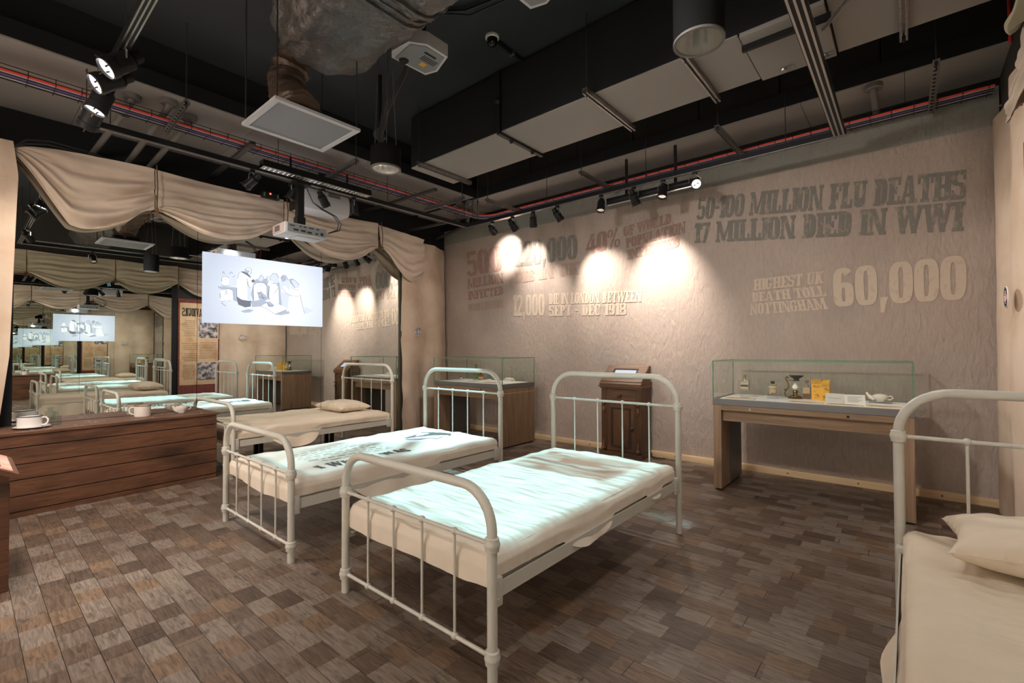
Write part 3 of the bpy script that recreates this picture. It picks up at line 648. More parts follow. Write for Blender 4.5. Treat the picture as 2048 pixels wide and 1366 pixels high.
# ------------------------------------------------------------------ ceiling fittings
DLB = mat('matt_black_can', (.013, .013, .014), .7, spec=.04)
def downlight(x, y, z, r, h, lab):
    t = thing('pendant_downlight', lab, 'downlight', (x, y, z), 'black cylinder downlights')
    part('housing', MB().lathe([(r*.93, .0), (r, .0), (r, h), (r*.4, h+.004), (0, h+.004)], (x, y, z), n=32), DLB, t)
    part('rim', MB().lathe([(r*.88, .004), (r*.9, -.004), (r*1.01, -.004), (r*1.01, .008)], (x, y, z), n=32), PIPEG, t)
    mb = MB(); mb.lathe([(r*.9, .003), (r*.86, h*.35), (r*.7, h*.75), (0, h*.8)], (x, y, z), n=18)
    part('reflector', mb, CHROME, t, False)
    part('bulb', MB().tube([(x-.02, y, z+h*.78), (x-.02, y, z+h*.3), (x+.02, y, z+h*.3), (x+.02, y, z+h*.78)], .012, 8), mat('frosted_bulb', (.8, .8, .78), .4), t)
    for k in range(3):
        q = V((x+r*.8*math.cos(k*2.1+.4), y+r*.8*math.sin(k*2.1+.4), z+h)); part('suspension_wire', MB().cyl(q, (x+.05*math.cos(k*2.1), y+.05*math.sin(k*2.1), ZC), .0025, 6), STEEL, t)
    part('ceiling_rose', MB().lathe([(0, -.02), (.06, -.02), (.065, 0)], (x, y, ZC)), BLACKM, t)
downlight(-3.28, 2.26, 2.845, .122, .172, 'smaller black cylinder downlight hung on wires left of the long duct')
downlight(-.80, 2.43, 2.92, .124, .34, 'big black cylinder downlight in front of the duct at top right')
# diffuser
x0, x1, y0, y1, z = -3.59, -3.04, 1.272, 1.877, 2.95
t = thing('ceiling_diffuser', 'square perforated ceiling diffuser with pale frame hung on rods', 'diffuser', (-3.32, 1.575, z))
mb = MB()
for a in ((x0, x0+.035, y0, y1), (x1-.035, x1, y0, y1), (x0+.035, x1-.035, y0, y0+.035), (x0+.035, x1-.035, y1-.035, y1)): mb.box(*a, z, z+.02)
part('frame', mb, mat('pale_frame', (.55, .55, .58), .5), t, False)
m, nt, p = nodes('perforated_plate'); vo = N(nt, 'ShaderNodeTexVoronoi'); vo.inputs['Scale'].default_value = 90; vo.inputs['Randomness'].default_value = 0
rp = N(nt, 'ShaderNodeValToRGB'); rp.color_ramp.elements[0].position = .30; rp.color_ramp.elements[0].color = (.02, .02, .022, 1); rp.color_ramp.elements[1].position = .36; rp.color_ramp.elements[1].color = (.26, .26, .28, 1)
tc = N(nt, 'ShaderNodeTexCoord'); nt.links.new(tc.outputs['Object'], vo.inputs['Vector']); nt.links.new(vo.outputs['Distance'], rp.inputs[0]); nt.links.new(rp.outputs[0], p.inputs['Base Color'])
part('perforated_plate', MB().box(x0+.035, x1-.035, y0+.035, y1-.035, z+.008, z+.012), m, t, False)
part('plenum', MB().box(x0+.03, x1-.03, y0+.03, y1-.03, z+.02, z+.035).box(x0+.13, x1-.13, y0+.15, y1-.15, z+.035, z+.10, .01), BLACK, t, False)
for a, b in ((x0+.02, y0+.02), (x0+.02, y1-.02), (x1-.02, y0+.02), (x1-.02, y1-.02)): part('rod', MB().cyl((a, b, z+.01), (a, b, ZC), .005, 8), RODM, t)
# flexible connection and wrapped duct
pts = [V((-3.30, 1.56, 3.05)), V((-3.36, 1.56, 3.13)), V((-3.50, 1.58, 3.22)), V((-3.66, 1.62, 3.36)), V((-3.74, 1.66, 3.52)), V((-3.70, 1.70, 3.70)), V((-3.5, 1.72, 3.85))]
full = []
for i in range(len(pts)-1):
    for k in range(10): full.append(pts[i].lerp(pts[i+1], k/10))
rad = [.13*(1+.07*math.sin(i*1.9)+.12*nz(i*.35, 4)) for i in range(len(full))]
dif = [o for o in bpy.data.objects if o.name == 'ceiling_diffuser'][0]
t = part('flexible_duct', MB().tube(full, .13, 24, True, rad), FLEX, dif, True, None, 60)
for v in t.data.vertices: v.co += V((nz(v.co.x*14, v.co.y*14, v.co.z*14), nz(v.co.x*14+9, v.co.y*14, v.co.z*14), nz(v.co.x*14, v.co.y*14+7, v.co.z*14)))*.02
t = part('diffuser_panel', MB().box(-3.74, -3.70, 1.72, 2.12, 3.05, 3.6), BLACK, None, False, (-3.72, 1.92, 3.05))
bpy.data.objects.remove(t)
def wrapf(u, v):
    a = 2*math.pi*v; c, s = math.cos(a), math.sin(a); x = -3.60+u*4.0
    e = max(0, 1-u*4.0/.42); k = math.sqrt(max(0, 1-e*e)) if e > 0 else 1
    k = max(k, .02); q = lambda w_: math.copysign(abs(w_)**.72, w_)
    wr = .03*nz(x*3.1, c*3, s*3)+.025*nz(x*6, c*5+2, s*5)-.03*abs(nz(x*7+c*3, s*5, 1))-.016*abs(nz(x*14-s*4, c*9, 4))
    ry, rz = .36*k+wr*k, .34*k+wr*k
    return V((x, 1.70+q(c)*ry+.02*nz(x*2), 3.77+q(s)*rz+.02*nz(x*2, 5)))
t = part('wrapped_duct', MB().grid(wrapf, 110, 56), FOIL, None, True, (-2, 1.71, 3.5), 80)
tag(t, 'big grey foil-wrapped duct bulging down from the ceiling', 'duct')
mb = MB(); bandp = [wrapf((-2.38+3.60)/4.0, k/40) for k in range(41)]
mb.tube([p+(p-V((p.x, 1.71, 3.80))).normalized()*.006 for p in bandp], .012, 6, False)
for x in (-2.30, -2.44): mb.tube([V((x+.02*nz(k), p.y, p.z))+(V((x, p.y, p.z))-V((x, 1.71, 3.80))).normalized()*.012 for k, p in enumerate(bandp)], .016, 6, False)
part('tape_band', mb, FOIL, t)
# projectors
def projector(c, lab, tilt=0):
    c = V(c); t = thing('projector', lab, 'projector', c)
    return t
t = projector((-5.12, 2.41, 2.60), 'pale projector hung on a black pole in front of the canvas swags')
part('case', MB().box(-5.28, -4.98, 2.19, 2.66, 2.60, 2.715, .012), PROJW, t)
part('side_panel', MB().box(-5.262, -5.0, 2.182, 2.192, 2.615, 2.70), PROJP, t, False)
mb = MB()
for r_ in range(6):
    for c_ in range(6): mb.box(-5.20+c_*.02, -5.19+c_*.02, 2.178, 2.183, 2.63+r_*.010, 2.635+r_*.010)
part('speaker_grille', mb, BLACK, t, False)
part('connector_panel', MB().box(-4.982, -4.972, 2.215, 2.64, 2.612, 2.705), PROJG, t, False)
mb = MB()
for y, zz_, a, b in [(2.26, 2.68, .05, .01), (2.35, 2.685, .02, .012), (2.40, 2.685, .03, .012), (2.47, 2.685, .05, .012), (2.54, 2.685, .03, .012), (2.30, 2.64, .05, .02), (2.38, 2.64, .05, .02), (2.45, 2.635, .05, .02), (2.53, 2.635, .03, .018), (2.59, 2.64, .03, .03)]: mb.box(-4.973, -4.968, y-a/2, y+a/2, zz_-b/2, zz_+b/2)
part('sockets', mb, INK, t, False)
part('lens', MB().lathe([(0, .03), (.045, .03), (.055, 0)], (-5.28, 2.34, 2.655), (-1, 0, 0)), LAMPX, t)
part('vent_bulge', MB().box(-5.22, -5.04, 2.35, 2.6, 2.588, 2.60, .004), PROJW, t)
part('pole', MB().box(-5.155, -5.085, 2.375, 2.445, 2.80, 3.18).box(-5.165, -5.075, 2.365, 2.455, 2.715, 2.82).box(-5.22, -5.02, 2.33, 2.49, 3.17, 3.20), BLACKM, t, False)
mb = MB()
for s in (0, .03): mb.tube([(-5.08, 2.47, 3.15), (-5.04, 2.52, 3.0), (-5.0, 2.60+s, 2.93), (-4.97, 2.72+s, 2.88), (-4.95, 2.78+s, 2.80), (-4.95, 2.76+s, 2.72), (-4.965, 2.66, 2.665)], .006, 6)
part('lead', mb, BLKC, t)
t = projector((-5.75, 2.98, 3.12), 'wide pale projector lying on its side behind the top of the canvas')
mb = MB()
def pf(u, v):
    y = 2.66+u*.66; s = math.sin(math.pi*u)**.3
    a = math.pi*v; return V((-5.62-.16*math.sin(a)*s*-1+.0, y, 3.26-.12*math.cos(a)*s))
part('case', MB().box(-5.9, -5.56, 2.66, 3.30, 3.08, 3.36, .07), PROJW, t)
part('grille', MB().box(-5.562, -5.552, 2.98, 3.14, 3.29, 3.33), PIPEG, t, False)
part('front_band', MB().box(-5.92, -5.575, 2.645, 2.672, 3.10, 3.345, .02), BLACKM, t)
part('mount', MB().box(-5.76, -5.70, 2.95, 3.01, 3.35, ZS), BLACKM, t, False)
def ceil_projector(x, y, z, lab):
    t = projector((x, y, z), lab)
    part('case', MB().prism([(x-.180, y-.164), (x-.107, y-.213), (x+.082, y-.197), (x+.164, y-.082), (x+.164, y+.123), (x-.049, y+.197), (x-.164, y+.164)], z, z+.10), PROJW, t, False)
    part('base_plate', MB().prism([(x-.156, y-.148), (x+.066, y-.172), (x+.139, y-.074), (x+.139, y+.107), (x-.041, y+.172), (x-.139, y+.139)], z-.006, z), PROJG, t, False)
    part('label_sticker', MB().box(x-.082, x-.033, y+.025, y+.074, z-.008, z-.005), YELL, t, False)
    mb = MB()
    for k in range(8): mb.box(x-.016, x+.049, y-.016+k*.018, y-.010+k*.018, z-.009, z-.006)
    mb.box(x+.074, x+.090, y-.041, y+.066, z-.012, z-.006)
    part('vent_slots', mb, INK, t, False)
    part('lens', MB().lathe([(0, .012), (.03, .012), (.04, 0)], (x-.131, y-.082, z-.006), (0, 0, -1)), BLACKM, t)
    part('mount', MB().cyl((x, y, z+.10), (x, y, ZC), .03, 12).lathe([(0, -.02), (.09, -.02), (.09, 0)], (x, y, ZC)), BLACKM, t)
ceil_projector(-2.93, 2.36, 3.68, 'pale projector with yellow sticker tucked beside the wrapped duct')
ceil_projector(-1.83, 2.40, 3.74, 'pale projector over the front bed, at the top edge of the view')
# dome camera, conduits, cables on the slab
t = thing('dome_camera', 'small dark dome camera with white base on the black ceiling', 'camera', (-2.78, 3.02, ZC-.1))
part('base', MB().lathe([(0, 0), (.06, 0), (.062, -.02), (.05, -.03)], (-2.78, 3.02, ZC)), WHITE, t)
part('dome', MB().ball((-2.78, 3.02, ZC-.05), .048), mat('smoked_dome', (.01, .01, .012), .08), t)
t = thing('ceiling_conduit', 'short black conduit with clip running from the dome camera', 'conduit', (-2.78, 3.25, ZC-.02))
part('pipe', MB().cyl((-2.78, 3.08, ZC-.022), (-2.78, 3.43, ZC-.022), .018, 10), BLACKM, t)
part('clip', MB().box(-2.81, -2.75, 3.28, 3.30, ZC-.045, ZC), STEEL, t, False)
mb = MB().tube([(-2.95, 2.45, ZC-.02), (-2.7, 2.62, ZC-.03), (-2.2, 2.75, ZC-.02), (-1.5, 2.72, ZC-.02), (-.6, 2.7, ZC-.02)], .012, 6).tube([(-2.9, 2.5, ZC-.02), (-2.7, 2.66, ZC-.05), (-2.2, 2.79, ZC-.02), (-1.5, 2.76, ZC-.02), (-.6, 2.74, ZC-.02)], .008, 6)
tag(part('black_cable', mb, BLKC, None, True, (-2, 2.7, ZC-.02)), 'black cables running along the ceiling slab beside the wrapped duct', 'cable')
mb = MB()
for k in range(4): mb.tube([(-3.1, 2.45, ZC-.01), (-3.2, 2.47, 3.92), (-3.5+.03*k, 2.55, 3.80), (-3.85+.03*k, 2.62, 3.70-.02*k), (-3.98+.02*k, 2.66, 3.45), (-4.0+.02*k, 2.68+.02*k, 3.2)], .009, 6)
tag(part('black_cable', mb, BLKC, None, True, (-3.9, 2.6, 3.4)), 'bundle of black cables looping down left of the small downlight', 'cable')
t = thing('ceiling_conduit', 'black drop pipe ending in a round box left of the small downlight', 'conduit', (-4.05, 2.72, 3.7))
part('pipe', MB().cyl((-4.05, 2.72, ZC), (-4.05, 2.72, ZS-.1), .02, 10), BLACKM, t)
part('round_box', MB().lathe([(0, -.03), (.06, -.03), (.06, .03), (0, .03)], (-4.05, 2.72, ZS-.12), (.5, -.8, -.3)), BLACKM, t)
tag(part('flexible_conduit', MB().tube([(-.40, 3.60, 3.42), (-.33, 3.52, 3.43), (-.26, 3.44, 3.44), (-.20, 3.36, 3.46), (-.12, 3.25, 3.47)], .014, 8), STEEL, None, True, (-.3, 3.45, 3.43)), 'short bent steel conduit leaving the silvery right-hand track', 'conduit')
tag(part('red_cable', MB().tube([(.60, 5.0, 3.60), (.60, 5.02, 3.85), (.60, 5.05, ZC)], .010, 7), REDC, None, True, (.6, 5, 3.6)), 'short red cable dropping from the slab at the top right corner', 'cable')
t = thing('control_box', 'small dark control box with a red light on top of the canvas', 'control box', (-6.0, 2.45, 3.25))
part('box', MB().box(-6.04, -5.98, 2.36, 2.56, 3.23, 3.30), BLACKM, t, False)
part('red_light', MB().ball((-5.977, 2.45, 3.283), .010), emit('red_led', (1, .05, .03), 6), t)
part('terminal', MB().box(-5.98, -5.974, 2.37, 2.39, 3.24, 3.29).box(-5.98, -5.974, 2.53, 2.55, 3.24, 3.29), mat('green_terminal', (.08, .2, .07), .5), t, False)
def strut(a, b, lab):
    a, b = V(a), V(b); d = (b-a).normalized(); n = V((-d.y, d.x, 0))*.025
    t = tag(part('steel_strut', MB().extr([a-n, a+n, b+n, b-n], (0, 0, .03)), DSTEEL, None, False, (a+b)/2), lab, 'strut', 'dark struts over the mirror wall')
strut((-4.67, 3.98, 3.425), (-6.4, 3.90, 3.425), 'dark steel strut crossing the corner above the canvas, nearer one')
strut((-5.2, 4.9, 3.32), (-6.4, 4.75, 3.30), 'dark steel strut from the track corner to the mirror wall')
strut((-5.2, 5.12, 3.3), (-6.4, 5.45, 3.30), 'dark steel strut lowest in the far corner by the text wall')
strut((-5.0, 1.88, 3.425), (-6.4, 1.93, 3.425), 'dark steel strut behind the track left of the light bar')

# ================================================================== MIRRORS, SCREEN
t = thing('mirror_wall', 'tall wall mirror of three panels behind the wooden bench', 'mirror', (MX, 2.4, 0))
for a, b in ((.30, 1.72), (1.724, 3.18), (3.184, 4.46)): part('mirror_panel', MB().box(MX-.008, MX, a, b, 0.0, 3.2), MIRR, t, False)
part('edge_strip', MB().box(MX-.02, MX+.02, 4.46, 4.53, 0, 3.2), mat('olive_dark_trim', (.06, .055, .035), .6), t, False)
part('edge_strip', MB().box(MX-.02, MX+.02, .20, .30, 0, 3.2), BLACK, t, False)
t = thing('mirror_wall', 'tall wall mirror on the right wall beside the camera', 'mirror', (MR, .8, 0))
for a, b in ((-1.6, .0), (.004, 1.55), (1.554, 3.10)): part('mirror_panel', MB().box(MR, MR+.008, a, b, 0, 3.2), MIRR, t, False)
part('black_post', MB().box(MR-.02, XR, 3.10, 3.20, 0, 3.2), BLACK, t, False)
# projection film
SY0, SY1, SZ0, SZ1, SX = 1.77, 3.193, 1.673, 2.483, MX+.012
scr, nt, p = nodes('projected_image'); L = nt.links.new
g_ = N(nt, 'ShaderNodeNewGeometry'); vm = N(nt, 'ShaderNodeVectorMath', operation='DISTANCE'); vm.inputs[1].default_value = (SX, 2.6, 2.0); L(g_.outputs['Position'], vm.inputs[0])
rp = N(nt, 'ShaderNodeValToRGB'); rp.color_ramp.elements[0].position = .15; rp.color_ramp.elements[0].color = (.83, .88, 1, 1); rp.color_ramp.elements[1].position = .85; rp.color_ramp.elements[1].color = (.47, .53, .64, 1)
L(vm.outputs['Value'], rp.inputs[0]); L(rp.outputs[0], p.inputs['Emission Color']); p.inputs['Emission Strength'].default_value = .78; p.inputs['Base Color'].default_value = (.1, .1, .1, 1); p.inputs['Roughness'].default_value = .8
t = thing('projection_screen', 'glowing film on the mirror showing a drawn graveside funeral', 'screen', (SX, (SY0+SY1)/2, SZ0))
part('film', MB().box(MX+.002, SX, SY0, SY1, SZ0, SZ1), scr, t, False)
SK = [emit('sketch_white', (.97, .98, 1), .80), emit('sketch_pale', (.62, .68, .80), .80), emit('sketch_grey', (.40, .45, .55), .80), emit('sketch_dark', (.15, .17, .21), .80), emit('sketch_line', (.05, .06, .08), .70)]
SKETCH = [('drawn_shadow', 2, 0, [(0.107, 0.528), (0.162, 0.53), (0.249, 0.535), (0.249, 0.479), (0.177, 0.477), (0.112, 0.498)]), ('drawn_shadow', 1, 0, [(0.186, 0.673), (0.258, 0.678), (0.254, 0.564), (0.195, 0.554)]), ('drawn_shadow', 2, 0, [(0.215, 0.483), (0.249, 0.479), (0.254, 0.321), (0.22, 0.344)]), ('drawn_shadow', 2, 0, [(0.398, 0.686), (0.487, 0.714), (0.503, 0.609), (0.483, 0.409), (0.374, 0.356), (0.358, 0.449), (0.373, 0.585)]), ('drawn_shadow', 2, 0, [(0.482, 0.625), (0.596, 0.685), (0.619, 0.309), (0.514, 0.394), (0.488, 0.39)]), ('drawn_shadow', 1, 0, [(0.822, 0.312), (0.913, 0.269), (0.858, 0.211), (0.822, 0.198)]), ('drawn_shadow', 2, 0, [(0.279, 0.191), (0.339, 0.227), (0.384, 0.217), (0.353, 0.177), (0.304, 0.167)]), ('drawn_shadow', 2, 0, [(0.358, 0.353), (0.462, 0.386), (0.493, 0.342), (0.441, 0.277), (0.369, 0.259)]), ('drawn_shadow', 2, 0, [(0.569, 0.173), (0.681, 0.235), (0.693, 0.195), (0.603, 0.157)]), ('drawn_gravestone', 0, 1, [(0.134, 0.653), (0.148, 0.674), (0.171, 0.679), (0.186, 0.663), (0.186, 0.552), (0.137, 0.552)]), ('drawn_gravestone', 0, 1, [(0.126, 0.468), (0.144, 0.489), (0.191, 0.502), (0.215, 0.483), (0.22, 0.335), (0.129, 0.317)]), ('drawn_gravestone', 0, 1, [(0.377, 0.586), (0.398, 0.628), (0.434, 0.641), (0.466, 0.636), (0.485, 0.596), (0.486, 0.4), (0.384, 0.357)]), ('drawn_gravestone', 1, 1, [(0.419, 0.7), (0.439, 0.763), (0.461, 0.714), (0.45, 0.668), (0.427, 0.663)]), ('drawn_gravestone', 0, 1, [(0.441, 0.286), (0.515, 0.364), (0.658, 0.252), (0.559, 0.172)]), ('drawn_gravestone', 2, 1, [(0.559, 0.172), (0.658, 0.252), (0.661, 0.227), (0.564, 0.158)]), ('drawn_priest', 3, 2, [(0.245, 0.394), (0.358, 0.363), (0.358, 0.267), (0.313, 0.248), (0.259, 0.284)]), ('drawn_priest', 0, 3, [(0.263, 0.754), (0.287, 0.783), (0.327, 0.763), (0.363, 0.709), (0.375, 0.625), (0.368, 0.546), (0.353, 0.505), (0.356, 0.353), (0.328, 0.349), (0.283, 0.357), (0.249, 0.395), (0.246, 0.526), (0.253, 0.667)]), ('drawn_priest', 1, 4, [(0.327, 0.578), (0.358, 0.544), (0.356, 0.353), (0.328, 0.359)]), ('drawn_priest', 3, 4, [(0.278, 0.767), (0.297, 0.785), (0.33, 0.763), (0.357, 0.712), (0.352, 0.696), (0.317, 0.737)]), ('drawn_priest', 0, 4, [(0.307, 0.801), (0.322, 0.838), (0.346, 0.846), (0.361, 0.823), (0.36, 0.784), (0.349, 0.743), (0.337, 0.76)]), ('drawn_priest', 2, 5, [(0.307, 0.801), (0.313, 0.821), (0.322, 0.805), (0.347, 0.81), (0.349, 0.786), (0.339, 0.785), (0.337, 0.756), (0.312, 0.779)]), ('drawn_priest', 3, 4, [(0.363, 0.67), (0.383, 0.679), (0.391, 0.652), (0.375, 0.625), (0.36, 0.641)]), ('drawn_wreath', 2, 2, [(0.409, 0.477), (0.435, 0.509), (0.461, 0.474), (0.483, 0.448), (0.488, 0.38), (0.462, 0.358), (0.425, 0.381)]), ('drawn_wreath', 2, 2, [(0.483, 0.351), (0.515, 0.364), (0.55, 0.31), (0.537, 0.274), (0.505, 0.285)]), ('drawn_woman', 0, 2, [(0.509, 0.59), (0.531, 0.643), (0.569, 0.641), (0.587, 0.584), (0.591, 0.344), (0.552, 0.349), (0.509, 0.394)]), ('drawn_woman', 1, 3, [(0.519, 0.69), (0.519, 0.759), (0.54, 0.804), (0.568, 0.805), (0.59, 0.744), (0.593, 0.675), (0.563, 0.649)]), ('drawn_woman', 0, 3, [(0.488, 0.626), (0.503, 0.698), (0.53, 0.673), (0.519, 0.611), (0.501, 0.604)]), ('drawn_woman', 1, 2, [(0.596, 0.626), (0.606, 0.737), (0.623, 0.791), (0.646, 0.796), (0.675, 0.721), (0.691, 0.642), (0.687, 0.499), (0.67, 0.315), (0.681, 0.265), (0.619, 0.309), (0.607, 0.537)]), ('drawn_woman', 2, 3, [(0.606, 0.758), (0.629, 0.793), (0.651, 0.777), (0.657, 0.727), (0.635, 0.693), (0.618, 0.69)]), ('drawn_woman', 0, 4, [(0.618, 0.589), (0.641, 0.633), (0.663, 0.598), (0.692, 0.541), (0.698, 0.48), (0.652, 0.514), (0.613, 0.538)]), ('drawn_woman', 0, 4, [(0.695, 0.48), (0.697, 0.623), (0.709, 0.646), (0.773, 0.605), (0.779, 0.514), (0.798, 0.36), (0.822, 0.207), (0.756, 0.181), (0.681, 0.209)]), ('drawn_woman', 2, 5, [(0.686, 0.683), (0.68, 0.732), (0.703, 0.752), (0.732, 0.732), (0.773, 0.668), (0.765, 0.615), (0.727, 0.607)]), ('drawn_woman', 1, 6, [(0.703, 0.736), (0.732, 0.732), (0.77, 0.667), (0.765, 0.615), (0.738, 0.61), (0.709, 0.686)])]
SKLINES = [[(0.134, 0.598), (0.134, 0.653), (0.148, 0.674), (0.171, 0.679), (0.186, 0.663)], [(0.132, 0.56), (0.148, 0.536), (0.191, 0.548)], [(0.121, 0.431), (0.124, 0.358)], [(0.126, 0.468), (0.144, 0.489), (0.191, 0.502), (0.215, 0.483)], [(0.126, 0.312), (0.163, 0.327)], [(0.173, 0.328), (0.211, 0.338)], [(0.131, 0.295), (0.164, 0.248)], [(0.138, 0.717), (0.145, 0.752), (0.152, 0.711)], [(0.19, 0.72), (0.204, 0.756), (0.214, 0.73)], [(0.214, 0.678), (0.238, 0.711)], [(0.157, 0.648), (0.162, 0.631)], [(0.156, 0.459), (0.177, 0.463)], [(0.165, 0.484), (0.167, 0.428)], [(0.149, 0.417), (0.187, 0.432)], [(0.377, 0.375), (0.377, 0.586), (0.398, 0.628), (0.434, 0.641), (0.466, 0.636), (0.485, 0.596)], [(0.403, 0.581), (0.446, 0.594)], [(0.409, 0.505), (0.417, 0.468)], [(0.424, 0.469), (0.456, 0.512)], [(0.42, 0.42), (0.483, 0.409)], [(0.441, 0.462), (0.462, 0.386)], [(0.246, 0.526), (0.249, 0.395), (0.283, 0.357), (0.328, 0.349)], [(0.253, 0.667), (0.263, 0.754), (0.287, 0.783)], [(0.327, 0.681), (0.33, 0.578), (0.358, 0.544)], [(0.327, 0.653), (0.337, 0.569)], [(0.307, 0.801), (0.322, 0.838), (0.346, 0.846), (0.361, 0.823), (0.36, 0.784), (0.349, 0.743)], [(0.419, 0.7), (0.439, 0.763), (0.461, 0.714)], [(0.482, 0.742), (0.49, 0.685), (0.5, 0.736), (0.487, 0.748)], [(0.509, 0.59), (0.498, 0.47), (0.509, 0.394)], [(0.519, 0.69), (0.509, 0.738), (0.54, 0.804), (0.568, 0.805), (0.59, 0.744)], [(0.547, 0.488), (0.585, 0.584)], [(0.488, 0.626), (0.503, 0.698)], [(0.606, 0.737), (0.623, 0.791), (0.646, 0.796), (0.675, 0.721)], [(0.618, 0.589), (0.652, 0.514), (0.698, 0.48)], [(0.697, 0.623), (0.727, 0.588), (0.773, 0.574)], [(0.68, 0.732), (0.703, 0.752), (0.732, 0.732), (0.773, 0.668)], [(0.692, 0.48), (0.774, 0.477)], [(0.779, 0.514), (0.798, 0.36), (0.822, 0.207)], [(0.441, 0.286), (0.559, 0.172), (0.658, 0.252)], [(0.483, 0.351), (0.515, 0.277)], [(0.493, 0.293), (0.55, 0.31)]]
def scr_pt(u, v, k): return V((SX+.0012*(k+1), SY0+u*(SY1-SY0), SZ0+v*(SZ1-SZ0)))
for nm, ci, lay, pts in SKETCH:
    part(nm, MB().extr([scr_pt(a, b, lay) for a, b in pts], (.0011, 0, 0)), SK[ci], t, False)
mb = MB()
for pts in SKLINES: mb.tube([scr_pt(a, b, 7) for a, b in pts], .0022, 4)
part('ink_line', mb, SK[4], t, False)

# ================================================================== CANVAS SWAGS AND CURTAINS
def swag(X, ya, yb, zt, za, zb, sag, lab, m, sgn=1, seed=0, tail=0):
    def f(u, v):
        y = ya+u*(yb-ya); s = 4*u*(1-u); g = za*(1-u)+zb*u
        e = abs(2*u-1)**3
        bot = g-sag*(s**.8)-tail*math.exp(-((u-(.25 if tail > 0 else .8))/.22)**2)*0
        top = zt-.02*math.sin(math.pi*u)
        # near the ropes the lower half of the cloth gathers to one point
        vg = v if v < .55 else .55+(v-.55)*(1-.0*e)
        zf = top+(g-top)*min(1, v/.55)
        zc = top+(bot-top)*v
        z = zf*e*.9+zc*(1-e*.9) if v < .55 else (g*(e*.9)+zc*(1-e*.9))
        amp = .075*(.15+v)*(s**.45)
        ph = v*21+seed+1.6*nz(u*2+seed, v*2)
        fold = 1.6*abs(math.sin(ph*.5))-.8+.5*math.sin(v*39+u*2.2+seed*2)
        x = X+sgn*(.05+.09*s*v+amp*fold*.55+.012*nz(u*9, v*9, seed))
        return V((x, y, z))
    o = part('canvas_swag', MB().slab(f, 60, 64, .004), m, None, True, (X, (ya+yb)/2, zb), 80)
    return tag(o, lab, 'swag', 'canvas swags tied up with cords')
DX = MX+.02
swag(DX, 1.31, 2.64, 3.27, 2.84, 2.94, .26, 'canvas swag directly above the screen, left of the hung projector', DRAPE, 1, 1)
swag(DX, 2.65, 4.03, 3.25, 2.94, 2.88, .31, 'canvas swag behind and right of the hung projector', DRAPE, 1, 2.4)
# first swag: gathered at the left corner, hanging loose below
def f(u, v):
    ya, yb = .30, 1.30
    y = ya+u*(yb-ya)
    top = 3.24+.03*u
    bl = 3.10*(1-u)**3 if u < .0 else 0
    bot = 2.50+.34*max(0, (u-.45)/.55)**1.5 + (.60*max(0, (.38-u)/.38)**1.1)
    e = math.exp(-u*7)
    z = top+(bot-top)*v
    z = z*(1-e)+(3.17-.05*v)*e
    fold = 2.2*abs(math.sin(v*8.5+u*1.4+.3))-1.1+.8*math.sin(v*27-u*4)
    g2 = u**.6*(1-max(0, (u-.75)/.25)**2*.8)
    if u > .8: z = z+(max(z, 2.82)-z)*((u-.8)/.2)**1.2
    return V((DX+.06+.12*v*g2*(1-.4*u)+.05*fold*g2*(.3+v)+.01*nz(u*8, v*9), y-.05*v*(1-u), z))
o = part('canvas_swag', MB().slab(f, 70, 64, .004), DRAPE, None, True, (DX, .8, 2.5), 80); tag(o, 'loose canvas swag hanging in a flap at the left corner of the mirror', 'swag', 'canvas swags tied up with cords')
def f(u, v):
    y = 4.04+u*.86; top = 3.23-.07*u
    bot = 2.86-.42*math.sin(min(1, u/.75)*math.pi/2)**1.3+.10*max(0, (u-.75)/.25)
    e = max(0, 1-u/.3)**2; z = top+(bot-top)*v; z = z*(1-e*.6)+(top+(2.86-top)*min(1, v/.6))*e*.6
    fold = 2.0*abs(math.sin(v*7.5+u*2.5))-1.0+.7*math.sin(v*29+2*u)
    return V((DX+.05+.10*v*(1-.5*u)+.03*fold*(.3+v)*(u**.5)+.01*nz(u*8, v*9, 4), y-.04*v*u, z))
o = part('canvas_swag', MB().slab(f, 50, 60, .004), DRAPE, None, True, (DX, 4.4, 2.5), 80); tag(o, 'canvas swag drooping in a point at the far right end of the mirror', 'swag', 'canvas swags tied up with cords')
def cord(X, y, z0, z1, lab, sgn=1):
    t = thing('tie_cord', lab, 'cord', (X, y, z0), 'brown cords tying up the swags')
    part('cord', MB().tube([(X, y, z1), (X+sgn*.03, y+.004, (z0+z1)/2), (X+sgn*.02, y, z0)], .006, 7), ROPE, t)
    mb = MB().ball((X+sgn*.025, y, z0), .02, (1, 1, 1.2), 8, 6)
    for k in range(4): mb.tube([(X+sgn*.025, y, z0-.01), (X+sgn*.03+.01*nz(k), y-.025+.016*k, z0-.065)], .005, 5)
    part('knot', mb, ROPE, t)
cord(DX+.13, 1.305, 2.82, 3.29, 'brown cord gathering the canvas between flap and first swag')
cord(DX+.13, 2.645, 2.93, 3.27, 'brown cord gathering the canvas behind the hung projector')
cord(DX+.13, 4.035, 2.87, 3.25, 'brown cord gathering the canvas near its far right end')
t = part('cord_bundle', MB().tube([(-6.0, .28, 3.16), (-6.02, .36, 3.22), (-6.06, .5, 3.27), (-6.1, .75, 3.28), (-6.15, 1.05, 3.26)], .010, 7).tube([(-5.99, .26, 3.14), (-6.01, .36, 3.25), (-6.05, .52, 3.30), (-6.1, .8, 3.30), (-6.15, 1.1, 3.27)], .009, 7), BLKC, None, True, (-6, .3, 3.16))
tag(t, 'black cables looped over the canvas at the far left corner', 'cable')
